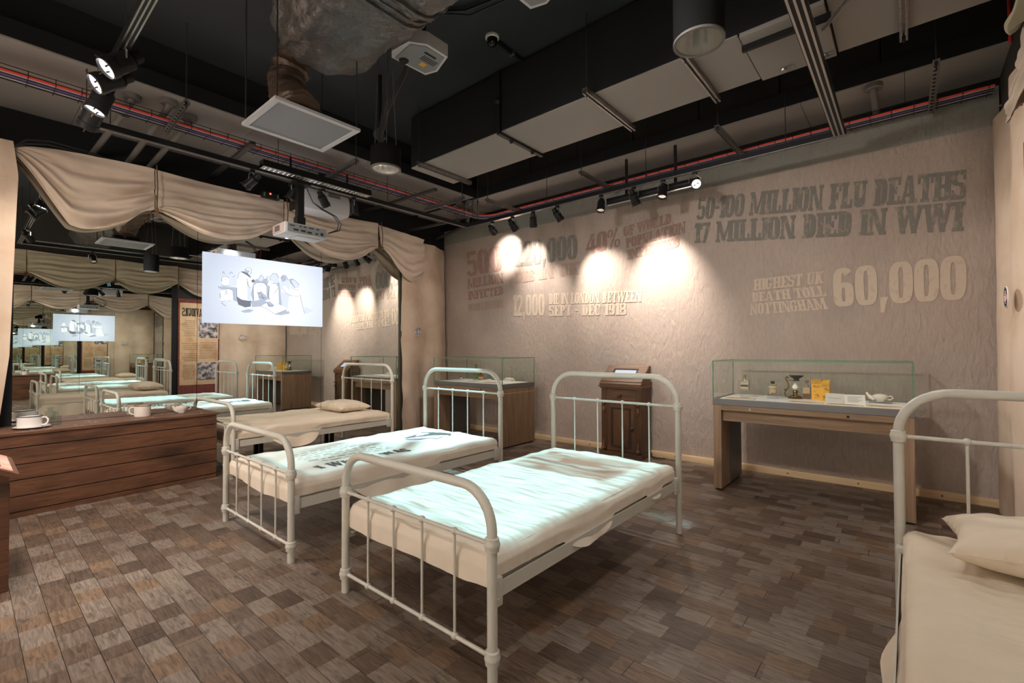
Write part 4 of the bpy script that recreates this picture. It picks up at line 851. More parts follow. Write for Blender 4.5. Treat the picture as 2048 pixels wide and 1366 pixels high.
for y0_, y1_, za, zb_, lab, sd in [(-1.5, .78, 2.86, 2.86, 'olive canvas swag over the right-hand mirror, nearest the camera', 3), (.79, 2.08, 2.86, 2.84, 'olive canvas swag over the middle of the right-hand mirror', 5), (2.09, 3.19, 2.84, 2.88, 'olive canvas swag at the far end of the right-hand mirror', 6.5), (3.2, 4.22, 2.88, 2.84, 'pale canvas swag above the poster on the right wall', 8)]:
    swag(MR+.05 if y0_ > 3.1 else MR-.05, y0_, y1_, 3.28, za, zb_, .24, lab, DRAPEG if y0_ < 3 else DRAPE, -1, sd)
for y, lab in ((.785, 'brown cord over the right-hand mirror, nearer the camera'), (2.085, 'brown cord over the right-hand mirror, middle'), (3.195, 'brown cord by the black post on the right wall')): cord(MR-.08, y, 2.85, 3.3, lab, -1)
def curtain(fn, lab, nu=50, nv=60, loc=(0, 0, 0), m=PARCH):
    return tag(part('curtain', MB().slab(fn, nu, nv, .005), m, None, True, loc, 80), lab, 'curtain')
def f(u, v):
    z = 3.20-v*2.51; w_ = 1-.06*v-.18*max(0, v-.75)*u
    y = -.75+u*(1.07)*w_
    g = max(0, 1-v/.12)
    y = y+(.20-y)*.35*g*u
    return V((-5.97+.03*math.sin(u*17+.6*math.sin(v*4))*(.3+v)+.015*nz(u*6, v*7)+.08*v*u, y, z-.06*g*(1-u)))
curtain(f, 'parchment-coloured curtain at the left edge behind the enamel mugs', loc=(-5.97, -.2, .69))
def f(u, v):
    z = 3.15-v*3.13
    y = 4.48+u*(1.20+.04*v)
    wr = .03*math.sin(u*11+1.5*nz(v*3, u*2))+.02*nz(u*5, v*9)+(.03*nz(u*7, v*14, 2)*max(0, v-.6)*3)
    return V((-6.10-.30*u**1.3+wr+.05*v, min(y, 5.66), z))
curtain(f, 'parchment-coloured curtain right of the mirror carrying the number 4 sign', loc=(-6.2, 5, 0))
def f(u, v):
    z = 3.2-v*3.18; y = 4.06+u*1.61
    return V((MR+.02+.025*math.sin(u*13+1.2*nz(v*2, u*3))-.03*v*(1-u)+.02*nz(u*5, v*5, 7), min(y, 5.665), z))
curtain(f, 'parchment-coloured curtain on the right wall carrying the number 5 sign', loc=(MR, 4.8, 0))
def roundel(c, udir, ndir, digit, core, lab, r=.075):
    c = V(c); u = V(udir); n = V(ndir); z = V((0, 0, 1)); q = u.cross(z)
    t = thing('number_sign', lab, 'sign', c)
    part('disc', MB().lathe([(0, 0), (r, 0), (r, .006), (0, .006)], c, n, 40), CARD, t)
    part('ring', MB().lathe([(r*.93, .006), (r*.93, .0072), (r*.86, .0072), (r*.86, .006)], c, n, 40), mat('sign_navy', (.06, .06, .10), .6), t)
    part('core', MB().lathe([(r*.5, .006), (r*.5, .0075), (0, .0075)], c, n, 30), core, t)
    dg_ = MB()
    for p in text_polys(digit): dg_.extr([c+u*(-.028+.056*a)+z*(-.028+.056*b)+n*.0076 for a, b in p], n*.001)
    part('digit', dg_, CARD, t, False)
    mb = MB(); words = 'WILL YOU SURVIVE'
    for i, ch in enumerate(words):
        a = R(160-140*i/(len(words)-1)); g, wd = glyph(ch)
        ca, sa = math.cos(a), math.sin(a); o_ = c+(u*ca+z*sa)*r*.60; ux = u*sa-z*ca; uz = u*ca+z*sa
        for p in g: mb.extr([o_+ux*(x_-wd/2)*.015+uz*y_*.017+n*.0065 for x_, y_ in p], n*.001)
    for i in range(14):
        a = R(205+130*i/13); o_ = c+(u*math.cos(a)+z*math.sin(a))*r*.70; uz = u*math.cos(a)+z*math.sin(a); ux = u*math.sin(a)-z*math.cos(a)
        mb.extr([o_+ux*x_*.0025+uz*y_*.008+n*.0065 for x_, y_ in ((-1, -1), (1, -1), (1, 1), (-1, 1))], n*.001)
    part('wording', mb, INK, t, False)
roundel((-6.085, 4.80, 1.65), (-.16, .987, 0), (.987, .16, 0), '4', mat('sign_brown', (.10, .06, .05), .6), 'round number 4 sign on the parchment curtain right of the mirror')
roundel((.505, 4.57, 1.69), (0, -1, 0), (-1, 0, 0), '5', mat('sign_red', (.62, .16, .10), .6), 'round number 5 sign on the right-hand curtain')
# poster on the right wall (seen in the mirror)
PX = .530
t = thing('exhibition_poster', 'tall old-paper poster titled SAVIOURS seen in the mirror', 'poster', (PX, 3.64, 0))
part('board', MB().box(PX, PX+.015, 3.215, 4.06, .02, 2.56), mat('burnt_edge_paper', (.22, .06, .035), .8, col2=(.12, .03, .02), scale=9), t, False)
part('paper', MB().box(PX-.002, PX, 3.25, 4.03, .56, 2.47), mat('old_paper', (.66, .46, .28), .8, col2=(.55, .33, .17), scale=4, lo=.45), t, False)
RB = wood('red_boards', (.16, .035, .03), (.26, .08, .06), 2)
for k in range(9): part('painted_board', MB().box(PX-.004, PX, 3.22+k*.0925, 3.22+k*.0925+.088, .03, .54), RB, t, False)
text_part('SAVIOURS', lambda a, b, k=0: V((PX-.004-.0008*k, 3.75-.46*a, 2.16+.19*b)), INK, t)
mb = MB()
def bars(ya, yb, za, zb_, n, ragged):
    for k in range(n):
        z = za+(zb_-za)*k/n; x = ya
        e = yb+(random.random()*.3*(ya-yb) if ragged else 0)
        while x > e:
            l = .015+random.random()*.035; mb.box(PX-.0034, PX-.002, max(x-l, e), x, z, z+.010); x -= l+.008
bars(3.55, 3.29, 2.05, 1.66, 9, True); bars(3.60, 3.28, 1.52, 1.34, 4, True); bars(3.60, 3.27, 1.28, 1.08, 5, True); bars(3.55, 3.28, 1.02, .66, 10, True); bars(4.0, 3.64, 1.54, 1.14, 11, False)
part('body_text', mb, mat('brown_ink', (.10, .05, .035), .8), t, False)
PHO = mat('old_photograph', (.05, .045, .055), .7, col2=(.60, .52, .52), scale=11, detail=6, lo=.4, hi=.62)
for a, b, c_, d in ((3.62, 4.02, 1.66, 2.12), (3.60, 4.0, .66, 1.08)):
    part('photo_mount', MB().box(PX-.004, PX-.002, a-.02, b+.02, c_-.02, d+.02), PAPER, t, False)
    part('photograph', MB().box(PX-.006, PX-.004, a, b, c_, d), PHO, t, False)

# ================================================================== BEDS
def bed(lab, x0, x1, yf, yh, cut0=None, cut1=None, foot=True):
    """x0/x1: post centres; cut0/cut1: the frame ends at a mirror plane on that side"""
    cx = (x0+x1)/2; t = thing('iron_bed', lab, 'bed', (cx, (yf+yh)/2, 0), 'cream iron hospital beds')
    pr = .0215
    def frame(y, ztop, zcol, nm, rb, low):
        pts = []
        if cut0 is None: pts += [V((x0, y, 0)), V((x0, y, .3)), V((x0, y, ztop-rb))]+arc((x0+rb, y, ztop-rb), (-1, 0, 0), (0, 0, 1), rb, 0, math.pi/2, 9)[1:]
        else: pts += [V((cut0, y, ztop))]
        if cut1 is None: pts += arc((x1-rb, y, ztop-rb), (0, 0, 1), (1, 0, 0), rb, 0, math.pi/2, 9)+[V((x1, y, .3)), V((x1, y, 0))]
        else: pts += [V((cut1, y, ztop))]
        fr = part(nm, MB().tube(pts, pr, 16), CREAM, t)
        a = x0 if cut0 is None else cut0; b = x1 if cut1 is None else cut1
        for x in ([x0] if cut0 is None else [])+([x1] if cut1 is None else []):
            for z in ((zcol, .102) if low < .2 else (zcol,)):
                part('collar', MB().lathe([(pr, -.030), (pr+.008, -.026), (pr+.008, -.016), (pr+.011, -.008), (pr+.0125, 0), (pr+.011, .008), (pr+.008, .016), (pr+.008, .026), (pr, .030)], (x, y, z)), CREAM, fr)
        for z in (zcol, low): part('cross_rail', MB().cyl((a, y, z), (b, y, z), .0095, 10), CREAM, fr)
        W = (x1-x0) if (cut0 is None and cut1 is None) else 2*(b-a)
        c = x0 if cut0 is None else x1-W
        for k in range(1, 5):
            x = c+W*k/5
            if x < a+.02 or x > b-.02: continue
            s = part('spindle', MB().cyl((x, y, low), (x, y, zcol), .0065, 10), CREAM, fr)
            for z in (zcol, low): part('joint_knob', MB().ball((x, y, z), .0175, (1, 1, .95), 12, 8), CREAM, fr)
        return fr
    frame(yh, 1.14, .925, 'head_frame', .20, .36); frame(yf, .776, .557, 'foot_frame', .17, .102)
    for x, s in ((x0, 1), (x1, -1)):
        if (x == x0 and cut0 is not None) or (x == x1 and cut1 is not None): continue
        mb = MB().box(x-.003, x+.003, yf+pr, yh-pr, .327, .392).box(x, x+s*.04, yf+pr, yh-pr, .327, .333)
        part('side_rail', mb, CREAM, t, False)
        mb = MB()
        for y in (yf+.04, yh-.04):
            mb.box(x-.014, x+.014, y-.045, y+.01, .30, .415, .002); mb.lathe([(0, .004), (.006, .003), (.007, 0)], (x-s*.014, y-.018, .40), (-s, 0, 0), 8); mb.lathe([(0, .004), (.006, .003), (.007, 0)], (x-s*.014, y-.018, .33), (-s, 0, 0), 8)
        part('rail_fixing', mb, CREAM, t)
    a = x0 if cut0 is None else cut0; b = x1 if cut1 is None else cut1
    for k in range(14): part('bed_slat', MB().box(a+.01, b-.01, yf+.1+k*(yh-yf-.2)/13-.03, yf+.1+k*(yh-yf-.2)/13+.03, .334, .345), DSTEEL, t, False)
    return t
def mattress(lab, x0, x1, y0, y1, zt, zb, m, cut0=False, cut1=False, seed=0, dr=.13, df=.14, flaps=()):
    t = thing('mattress', lab, 'mattress', ((x0+x1)/2, (y0+y1)/2, zb))
    part('core', MB().box(x0+.012, x1-.012, y0+.012, y1-.012, zb, zt-.012, .012), m, t)
    K = 14; NX, NY = 40, 70
    xs = ([] if cut0 else [('d', -1, k/K) for k in range(K, 0, -1)])+[('t', 0, k/NX) for k in range(NX+1)]+([] if cut1 else [('d', 1, k/K) for k in range(1, K+1)])
    ys = [('d', -1, k/K) for k in range(K, 0, -1)]+[('t', 0, k/NY) for k in range(NY+1)]+[('d', 1, k/K*.6) for k in range(1, K+1)]
    def P(i, j):
        a, b = xs[i], ys[j]
        x = x0+a[2]*(x1-x0) if a[0] == 't' else (x0 if a[1] < 0 else x1)
        y = y0+b[2]*(y1-y0) if b[0] == 't' else (y0 if b[1] < 0 else y1)
        fx = a[2] if a[0] == 'd' else 0; fy = b[2] if b[0] == 'd' else 0
        dx = dr*(1+.10*nz(y*1.7, seed, a[1])); dy = df*(1+.22*nz(x*2.1, seed+3, 0))
        for fs, fya, fyb, ext in flaps:
            if fx and a[1] == fs and fya < y < fyb: dx += ext*math.sin(math.pi*(y-fya)/(fyb-fya))**.6
        dz = max(fx*dx, fy*dy)
        z = zt-dz
        if fx == 0 and fy == 0:
            ed = min((x-x0) if not cut0 else 9, (x1-x) if not cut1 else 9, y-y0, y1-y)
            z += .010*nz(x*4.1, y*4.1, seed)+.006*nz(x*13, y*7, seed)-.008*abs(nz(x*5+y*4, y*3-x*2, seed+5))+.010*max(0, .25-abs(nz(x*3-y*5, y*2+x*3, seed+9)))-.022*max(0, 1-ed/.05)**2
        else:
            z -= .022
            rip = .007*nz(y*5, seed)+.004*nz(y*16, z*9, seed)
            rip2 = .012*nz(x*7, z*3, seed)+.004*nz(x*16, z*9, seed)
            if fx: x += a[1]*(.016*min(1, fx*3)+rip*fx+(.48*max(0, dz-.09)+.02*math.sin(y*19)*min(1, max(0, dz-.09)*9) if flaps else 0))
            if fy: y += b[1]*(.016*min(1, fy*3)+rip2*fy) if b[1] < 0 else 0
        return V((x, y, z))
    mb = MB(); g = [[mb.bm.verts.new(P(i, j)) for j in range(len(ys))] for i in range(len(xs))]
    for i in range(len(xs)-1):
        for j in range(len(ys)-1): mb.face([g[i][j], g[i+1][j], g[i+1][j+1], g[i][j+1]])
    s = part('fitted_sheet', mb, m, t, True, None, 180)
    def top(x, y):
        return zt+.010*nz(x*4.1, y*4.1, seed)+.006*nz(x*13, y*7, seed)-.008*abs(nz(x*5+y*4, y*3-x*2, seed+5))+.010*max(0, .25-abs(nz(x*3-y*5, y*2+x*3, seed+9)))
    return t, top
def pillow(lab, c, a, b, h, u0=-1, u1=1, rz=0, seed=0):
    c = V(c); mb = MB(); n = 36; r_ = Matrix.Rotation(rz, 3, 'Z')
    def P(u, v, s):
        k = max(0, (1-abs(u)**3.2))*max(0, (1-abs(v)**3.2)); th = h*k**.42
        x = a*u*(1-.09*(1-v*v)); y = b*v*(1-.10*(1-u*u))
        wr = .012*nz(u*3+seed, v*3, s)*k**.3+.006*nz(u*9+seed, v*7, s)
        return c+r_ @ V((x, y, (h*.5 if s < 0 else h*.5)+s*th*(.5 if s < 0 else .62)+wr*(1 if s > 0 else .2)))
    for s in (1, -1): mb.grid(lambda p, q, s=s: P(u0+(u1-u0)*p, -1+2*q, s), n, n, s < 0)
    bmesh.ops.remove_doubles(mb.bm, verts=mb.bm.verts, dist=.0006)
    t = thing('pillow', lab, 'pillow', c)
    part('pillowcase', mb, SHEET, t, True, None, 70)
    mb = MB(); pts = [P(u0+(u1-u0)*k/30, -.999, 1) for k in range(31)]
    mb.tube(pts, .004, 6)
    part('seam', mb, SHEET, t)
B1 = (-2.428, -1.308, 1.409, 3.424); B2 = (-4.165, -3.03, 1.378, 3.39)
bed('cream iron bed nearest the camera in the middle of the room', *B1)
bed('cream iron bed between the front bed and the mirror, lettering thrown on it', *B2)
bed('half iron bed standing against the mirror beside the bench', MX, -5.478, 1.88, 3.88, cut0=MX)
bed('half iron bed at the right edge against the right-hand mirror', -.048, MR, .92, 2.94, cut1=MR)
for y, lab in ((2.38, 0), (3.30, 0)):
    pass
bt = [o for o in bpy.data.objects if o.get('label', '').startswith('half iron bed standing')][0]
for y in (2.38, 3.30): part('support_leg', MB().box(MX+.05, MX+.095, y-.022, y+.022, 0, .335, .003), BLACKM, bt)
_, top1 = mattress('mattress in a pale sheet on the front bed, lit by a bluish projection', B1[0]+.026, B1[1]-.026, B1[2]+.03, B1[3]-.035, .505, .345, SHEETW, seed=1, dr=.082, df=.125, flaps=((1, 1.95, 2.45, .07), (1, 2.9, 3.15, .05)))
_, top2 = mattress('mattress in a pale sheet with projected words on the second bed', B2[0]+.026, B2[1]-.026, B2[2]+.03, B2[3]-.035, .505, .345, SHEETW, seed=2.7, dr=.082, df=.12, flaps=((1, 1.80, 2.62, .19),))
mattress('narrow mattress in a cream sheet on the half bed against the mirror', MX+.001, -5.506, 1.91, 3.845, .505, .345, SHEET, cut0=True, seed=5, dr=.082, flaps=((1, 2.25, 2.85, .16),))
mattress('mattress in a cream sheet on the half bed at the right edge', -.020, MR-.001, .95, 2.905, .505, .345, SHEET, cut1=True, seed=8, dr=.082, flaps=((-1, .3, 2.14, .26),))
pillow('plump cream pillow on the half bed against the mirror', (MX, 3.50, .50), .36, .23, .13, 0.003, 1, 0, 2)
pillow('cream pillow on the half bed at the right edge', (MR, 2.63, .505), .455, .235, .16, -1, -.003, 0, 6)
# projected words and portrait on the second bed, painted as flat colour
PROJSH = mat('projected_shadow', (.085, .07, .06), .9)
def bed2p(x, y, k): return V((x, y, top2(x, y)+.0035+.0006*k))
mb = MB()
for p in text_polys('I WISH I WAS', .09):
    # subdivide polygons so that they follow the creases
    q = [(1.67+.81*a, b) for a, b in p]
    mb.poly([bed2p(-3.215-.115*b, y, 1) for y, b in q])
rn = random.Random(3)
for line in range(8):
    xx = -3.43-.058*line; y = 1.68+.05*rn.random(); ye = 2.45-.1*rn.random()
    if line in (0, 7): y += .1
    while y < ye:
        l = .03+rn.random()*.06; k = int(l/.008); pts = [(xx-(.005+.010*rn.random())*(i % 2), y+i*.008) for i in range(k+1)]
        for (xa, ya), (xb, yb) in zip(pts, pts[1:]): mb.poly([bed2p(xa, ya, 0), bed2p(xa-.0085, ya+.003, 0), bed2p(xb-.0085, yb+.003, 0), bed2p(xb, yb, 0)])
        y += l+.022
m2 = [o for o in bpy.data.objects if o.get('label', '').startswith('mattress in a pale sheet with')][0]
part('projected_words', mb, PROJSH, m2, False, recalc=False)
mb = MB()
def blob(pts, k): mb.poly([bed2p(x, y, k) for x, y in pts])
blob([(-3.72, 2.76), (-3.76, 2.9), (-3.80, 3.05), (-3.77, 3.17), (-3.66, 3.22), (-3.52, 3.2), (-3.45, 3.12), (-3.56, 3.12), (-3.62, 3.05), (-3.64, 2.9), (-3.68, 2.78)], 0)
part('projected_portrait', mb, PROJSH, m2, False, recalc=False)
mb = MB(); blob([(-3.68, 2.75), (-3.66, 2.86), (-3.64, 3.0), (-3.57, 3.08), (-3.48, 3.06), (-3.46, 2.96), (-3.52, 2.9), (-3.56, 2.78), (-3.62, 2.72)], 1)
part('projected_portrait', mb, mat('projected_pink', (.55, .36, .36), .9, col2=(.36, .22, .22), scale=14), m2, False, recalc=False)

# projector beams on the beds (rectangular, soft-edged picture light)
def beam(loc, cx, cy, hx, hy, power, mode, col):
    l = bpy.data.lights.new('projector_beam', 'SPOT'); l.energy = power; l.spot_size = R(70); l.spot_blend = 0; l.shadow_soft_size = .012; l.color = col
    o = bpy.data.objects.new('projector_beam', l); C.objects.link(o); o.location = loc
    l.use_nodes = True; nt = l.node_tree; L = nt.links.new; em = nt.nodes['Emission']
    tc = N(nt, 'ShaderNodeTexCoord'); sp = N(nt, 'ShaderNodeSeparateXYZ'); L(tc.outputs['Normal'], sp.inputs[0])
    def mth(op, a, b=0.0):
        n = N(nt, 'ShaderNodeMath', operation=op)
        for i, x in enumerate((a, b)):
            if isinstance(x, (int, float)): n.inputs[i].default_value = x
            else: L(x, n.inputs[i])
        return n.outputs[0]
    H = loc[2]-.5
    z = mth('ABSOLUTE', sp.outputs['Z'])
    u = mth('SUBTRACT', mth('MULTIPLY', mth('DIVIDE', sp.outputs['X'], z), H), cx-loc[0]); v = mth('SUBTRACT', mth('MULTIPLY', mth('DIVIDE', sp.outputs['Y'], z), H), cy-loc[1])
    def edge(q, h, soft):
        n = N(nt, 'ShaderNodeMapRange', interpolation_type='SMOOTHSTEP'); n.inputs['From Min'].default_value = h+soft; n.inputs['From Max'].default_value = h-soft; L(mth('ABSOLUTE', q), n.inputs['Value']); return n.outputs[0]
    hd = N(nt, 'ShaderNodeMapRange', interpolation_type='SMOOTHSTEP'); hd.inputs['From Min'].default_value = hy+.42; hd.inputs['From Max'].default_value = hy+.02; L(v, hd.inputs['Value'])
    ft = N(nt, 'ShaderNodeMapRange', interpolation_type='SMOOTHSTEP'); ft.inputs['From Min'].default_value = -hy; ft.inputs['From Max'].default_value = -hy+.10; L(v, ft.inputs['Value'])
    k = mth('MULTIPLY', edge(u, hx, .06), mth('MULTIPLY', hd.outputs[0], ft.outputs[0]))
    if mode == 1:
        cb = N(nt, 'ShaderNodeCombineXYZ'); L(mth('MULTIPLY', u, 3.5), cb.inputs[0]); L(mth('MULTIPLY', v, 62.0), cb.inputs[1])
        n1 = N(nt, 'ShaderNodeTexNoise'); n1.inputs['Scale'].default_value = 1; n1.inputs['Detail'].default_value = 4; L(cb.outputs[0], n1.inputs['Vector'])
        r1 = N(nt, 'ShaderNodeMapRange'); r1.inputs['From Min'].default_value = .38; r1.inputs['From Max'].default_value = .55; r1.inputs['To Min'].default_value = .25; r1.inputs['To Max'].default_value = 1.0; L(n1.outputs[0], r1.inputs['Value'])
        cb2 = N(nt, 'ShaderNodeCombineXYZ'); L(mth('MULTIPLY', u, 2.2), cb2.inputs[0]); L(mth('MULTIPLY', v, 9.0), cb2.inputs[1])
        n2 = N(nt, 'ShaderNodeTexNoise'); n2.inputs['Scale'].default_value = 1; n2.inputs['Detail'].default_value = 5; n2.inputs['Distortion'].default_value = .6; L(cb2.outputs[0], n2.inputs['Vector'])
        r2 = N(nt, 'ShaderNodeMapRange'); r2.inputs['From Min'].default_value = .42; r2.inputs['From Max'].default_value = .66; r2.inputs['To Min'].default_value = .0; r2.inputs['To Max'].default_value = .5; L(n2.outputs[0], r2.inputs['Value'])
        pm = N(nt, 'ShaderNodeMapRange', interpolation_type='SMOOTHSTEP'); pm.inputs['From Min'].default_value = .22; pm.inputs['From Max'].default_value = .27; L(v, pm.inputs['Value'])
        inn = mth('MULTIPLY', pm.outputs[0], mth('MULTIPLY', edge(mth('ADD', u, .03), .40, .04), edge(mth('SUBTRACT', v, .50), .32, .04)))
        a = mth('MULTIPLY', mth('SUBTRACT', 1.0, inn), r1.outputs[0]); b = mth('MULTIPLY', inn, r2.outputs[0])
        k = mth('MULTIPLY', k, mth('ADD', a, b))
    L(k, em.inputs['Strength'])
    return o
beam((-1.99, 2.30, 3.72), -1.87, 2.40, .50, .92, 600, 1, (.36, .84, .98))
beam((-3.98, 2.74, 3.46), -3.60, 2.38, .50, .92, 850, 0, (.42, .84, 1))

# ================================================================== WOODEN BENCH AND WHAT STANDS ON IT
t = thing('plank_bench', 'long reddish-brown boarded bench in front of the mirror', 'bench', (-5.8, .6, 0))
fy0, fy1 = -.35, 1.785
def fx(y): return -5.683+(1.785-y)*.0875
for k, (a, b) in enumerate([(.0, .047), (.047, .172), (.172, .305), (.305, .43), (.43, .57), (.57, .668)]):
    o_ = .006*nz(k*3.3)
    part('board', MB().extr([(fx(fy0)-.02, fy0, a+.003), (fx(fy0)+o_, fy0, a+.003), (fx(fy1)+o_, fy1, a+.003), (fx(fy1)-.02, fy1, a+.003)], (0, 0, b-a-.008)), BENCHW, t, False)
    part('end_board', MB().box(MX+.024, -5.70, 1.755, 1.782, a+.003, b-.002), BENCHW, t, False)
part('carcass', MB().prism([(MX+.024, fy0), (fx(fy0)-.022, fy0), (fx(1.75)-.022, 1.75), (MX+.024, 1.75)], .002, .665), INK, t, False)
part('top_board', MB().prism([(MX+.022, fy0), (fx(fy0)+.014, fy0), (fx(fy1)+.014, fy1+.012), (MX+.022, fy1+.012)], .668, .69), BENCHW, t, False)
mb = MB()
for k in range(60):
    y = -.2+1.95*random.random(); x = fx(y)-.02-.36*random.random(); r_ = .002+.005*random.random()
    mb.poly([V((x+r_*(1+.6*nz(k, i))*math.cos(i*.9), y+r_*2*(1+.6*nz(k, i, 3))*math.sin(i*.9), .6905)) for i in range(7)])
part('paint_chips', mb, CARD, t, False, recalc=False)
ZB = .69
t = thing('enamel_plate', 'white enamel plate under the larger mug on the bench', 'plate', (-5.80, .405, ZB))
part('dish', MB().lathe([(0, .004), (.075, .004), (.118, .016), (.12, .014), (.08, 0), (0, 0)], (-5.80, .405, ZB), n=36), WENAM, t)
part('rim', MB().lathe([(.117, .0155), (.1205, .016), (.120, .0135)], (-5.80, .405, ZB), n=36), DARKB, t)
def mug(c, r, h, lab, hd, m, rim):
    c = V(c); t = thing('enamel_mug', lab, 'mug', c); hd = V(hd)
    part('cup', MB().lathe([(0, .001), (r*.98, 0), (r, .004), (r, h), (r*.95, h), (r*.95, .006), (0, .006)], c, n=32), m, t)
    part('rim', MB().lathe([(r*.94, h-.002), (r*.97, h+.003), (r*1.03, h+.003), (r*1.04, h-.003), (r*1.0, h-.005)], c, n=32), rim, t)
    p = [c+hd*(r-.002)+V((0, 0, h*.85)), c+hd*(r+.026)+V((0, 0, h*.86)), c+hd*(r+.040)+V((0, 0, h*.66)), c+hd*(r+.036)+V((0, 0, h*.36)), c+hd*(r+.018)+V((0, 0, h*.22)), c+hd*(r-.002)+V((0, 0, h*.2))]
    part('handle', MB().tube(p, .0065, 8), m, t)
mug((-5.815, .392, ZB+.005), .080, .098, 'white enamel mug with dark rim on the plate at the left of the bench', (.4, .92, 0), WENAM, DARKB)
mug((-5.965, 1.205, ZB), .068, .108, 'chipped white enamel mug in the middle of the bench', (-.3, -.95, 0), CHIP, BROWNP)
t = thing('glass_bottle', 'small clear glass bottle beside the plate on the bench', 'bottle', (-5.90, .565, ZB))
part('bottle', MB().lathe([(0, .002), (.034, .0), (.038, .004), (.038, .075), (.034, .084), (.018, .090), (.017, .108), (.024, .110), (.024, .122), (.014, .122)], (-5.90, .565, ZB), n=8), CLEAR, t, ang=25)
t = thing('feeding_cup', 'small white spouted cup near the right end of the bench', 'cup', (-5.975, 1.545, ZB))
c = V((-5.975, 1.545, ZB))
part('bowl', MB().lathe([(0, .0), (.034, 0), (.036, .008), (.05, .03), (.056, .055), (.054, .07), (.050, .07), (.05, .05), (.03, .012), (0, .01)], c, n=28), CHIP, t)
part('spout', MB().tube([c+V((.0, -.03, .02)), c+V((.0, -.06, .035)), c+V((.0, -.074, .062)), c+V((.0, -.08, .074))], .015, 10, True, [.02, .017, .013, .011]), CHIP, t)
part('handle', MB().tube([c+V((0, .052, .058)), c+V((0, .075, .062)), c+V((0, .085, .045)), c+V((0, .07, .028)), c+V((0, .045, .026))], .006, 8), CHIP, t)
part('half_cover', MB().poly([c+V((.05*math.cos(a), .05*math.sin(a), .069)) for a in [R(180+k*18) for k in range(11)]]), CHIP, t)
# slant-topped stand at the left edge
t = thing('slanted_stand', 'dark wooden stand with a slanted printed top at the left edge', 'lectern', (-4.15, .06, 0))
part('body', MB().box(-4.45, -3.89, -.30, .188, 0, .60, .004), BENCHW, t, False)
sl = [V((-4.52, .232, .600)), V((-3.835, .232, .640)), V((-3.835, -.34, .90)), V((-4.52, -.34, .86))]
sl = [V((-4.50, .222, .628)), V((-3.845, .222, .628)), V((-3.845, -.34, .93)), V((-4.50, -.34, .93))]
part('slanted_board', MB().extr(sl, (0, 0, .03)), BENCHW, t, False)
part('cheek', MB().extr([(-3.892, -.29, .59), (-3.892, .185, .59), (-3.892, .185, .645), (-3.892, -.29, .90)], (-.02, 0, 0)), BENCHW, t, False)
up = V((0, .28, .52)).normalized()
part('printed_panel', MB().extr([sl[i].lerp((sl[0]+sl[2])/2, .08)+V((0, 0, .031)) for i in range(4)], (0, 0, .003)), mat('red_panel', (.45, .10, .06), .5, col2=(.66, .48, .38), scale=5), t, False)
mb = MB()
for k in range(5):
    for j in range(6):
        a = .1+j*.13; b = .12+k*.12; p0 = sl[0].lerp(sl[1], a).lerp(sl[3].lerp(sl[2], a), b); p1 = sl[0].lerp(sl[1], a+.09).lerp(sl[3].lerp(sl[2], a+.09), b); d = (sl[3]-sl[0])*.045
        mb.extr([p0+V((0, 0, .0345)), p1+V((0, 0, .0345)), p1+d+V((0, 0, .0345)), p0+d+V((0, 0, .0345))], (0, 0, .001))
part('body_text', mb, INK, t, False)

# ================================================================== DISPLAY CASES
def case(x0, x1, y0, y1, lab):
    t = thing('display_case', lab, 'display case', ((x0+x1)/2, (y0+y1)/2, 0), 'glass-topped oak display cases')
    for a, b, s in ((x0, x0+.072, 1), (x1-.072, x1, -1)):
        lg = part('leg', MB().box(a, b, y0, y1, .02, .815, .002), OAKV, t, False)
        fx_ = b if s > 0 else a
        part('grey_panel', MB().box(fx_-.004, fx_+.004, y0+.26, y1-.004, .03, .77), GREYM, lg, False)
        part('foot', MB().box(a+.01, b-.01, y0+.03, y1-.03, 0, .02), INK, lg, False)
    part('top_rail', MB().box(x0+.072, x1-.072, y0, y0+.04, .768, .815, .001), OAKH, t, False)
    part('apron', MB().box(x0+.072, x1-.072, y0+.045, y0+.075, .662, .80, .001).box(x0+.072, x1-.072, y1-.05, y1-.02, .662, .80, .001), OAKH, t, False)
    part('side_line', MB().box(x1, x1+.001, y0, y1, .745, .75), PALEW, t, False)
    tray = part('metal_tray', MB().box(x0-.004, x1+.004, y0-.004, y1+.004, .817, .872, .002), GREYM, t, False)
    part('display_deck', MB().box(x0+.05, x1-.05, y0+.04, y1-.06, .872, .875), WHITE, tray, False)
    g = .008; z0, z1 = .872, 1.228
    for a in ((x0, x1, y0, y0+g), (x0, x1, y1-g, y1), (x0, x0+g, y0+g, y1-g), (x1-g, x1, y0+g, y1-g)): part('glass_pane', MB().box(*a, z0, z1), GLASS, t, False)
    part('glass_lid', MB().box(x0, x1, y0, y1, z1, z1+g), GLASS, t, False)
    mb = MB(); e = .0045
    for x in (x0, x1):
        for y in (y0, y1): mb.box(x-e, x+e, y-e, y+e, z0, z1+g)
    for y in (y0, y1): mb.box(x0, x1, y-e, y+e, z1, z1+g+.001)
    for x in (x0, x1): mb.box(x-e, x+e, y0, y1, z1, z1+g+.001)
    part('glass_edge', mb, GEDGE, t, False)
    w_ = x1-x0
    for k, m in ((.22, WHITE), (.72, INK)):
        part('lock', MB().lathe([(.004, .0), (.010, .0), (.010, .006), (.0, .006)], (x0+w_*k, y0, .79), (0, -1, 0), 16), STEEL if k < .5 else BLACKM, t)
    return t
case(-5.635, -4.219, 4.76, 5.468, 'oak display case near the mirror holding a green bottle')
case(-1.45, .02, 4.695, 5.37, 'oak display case at the right holding yellow cartons and bottles')
ZD = .875
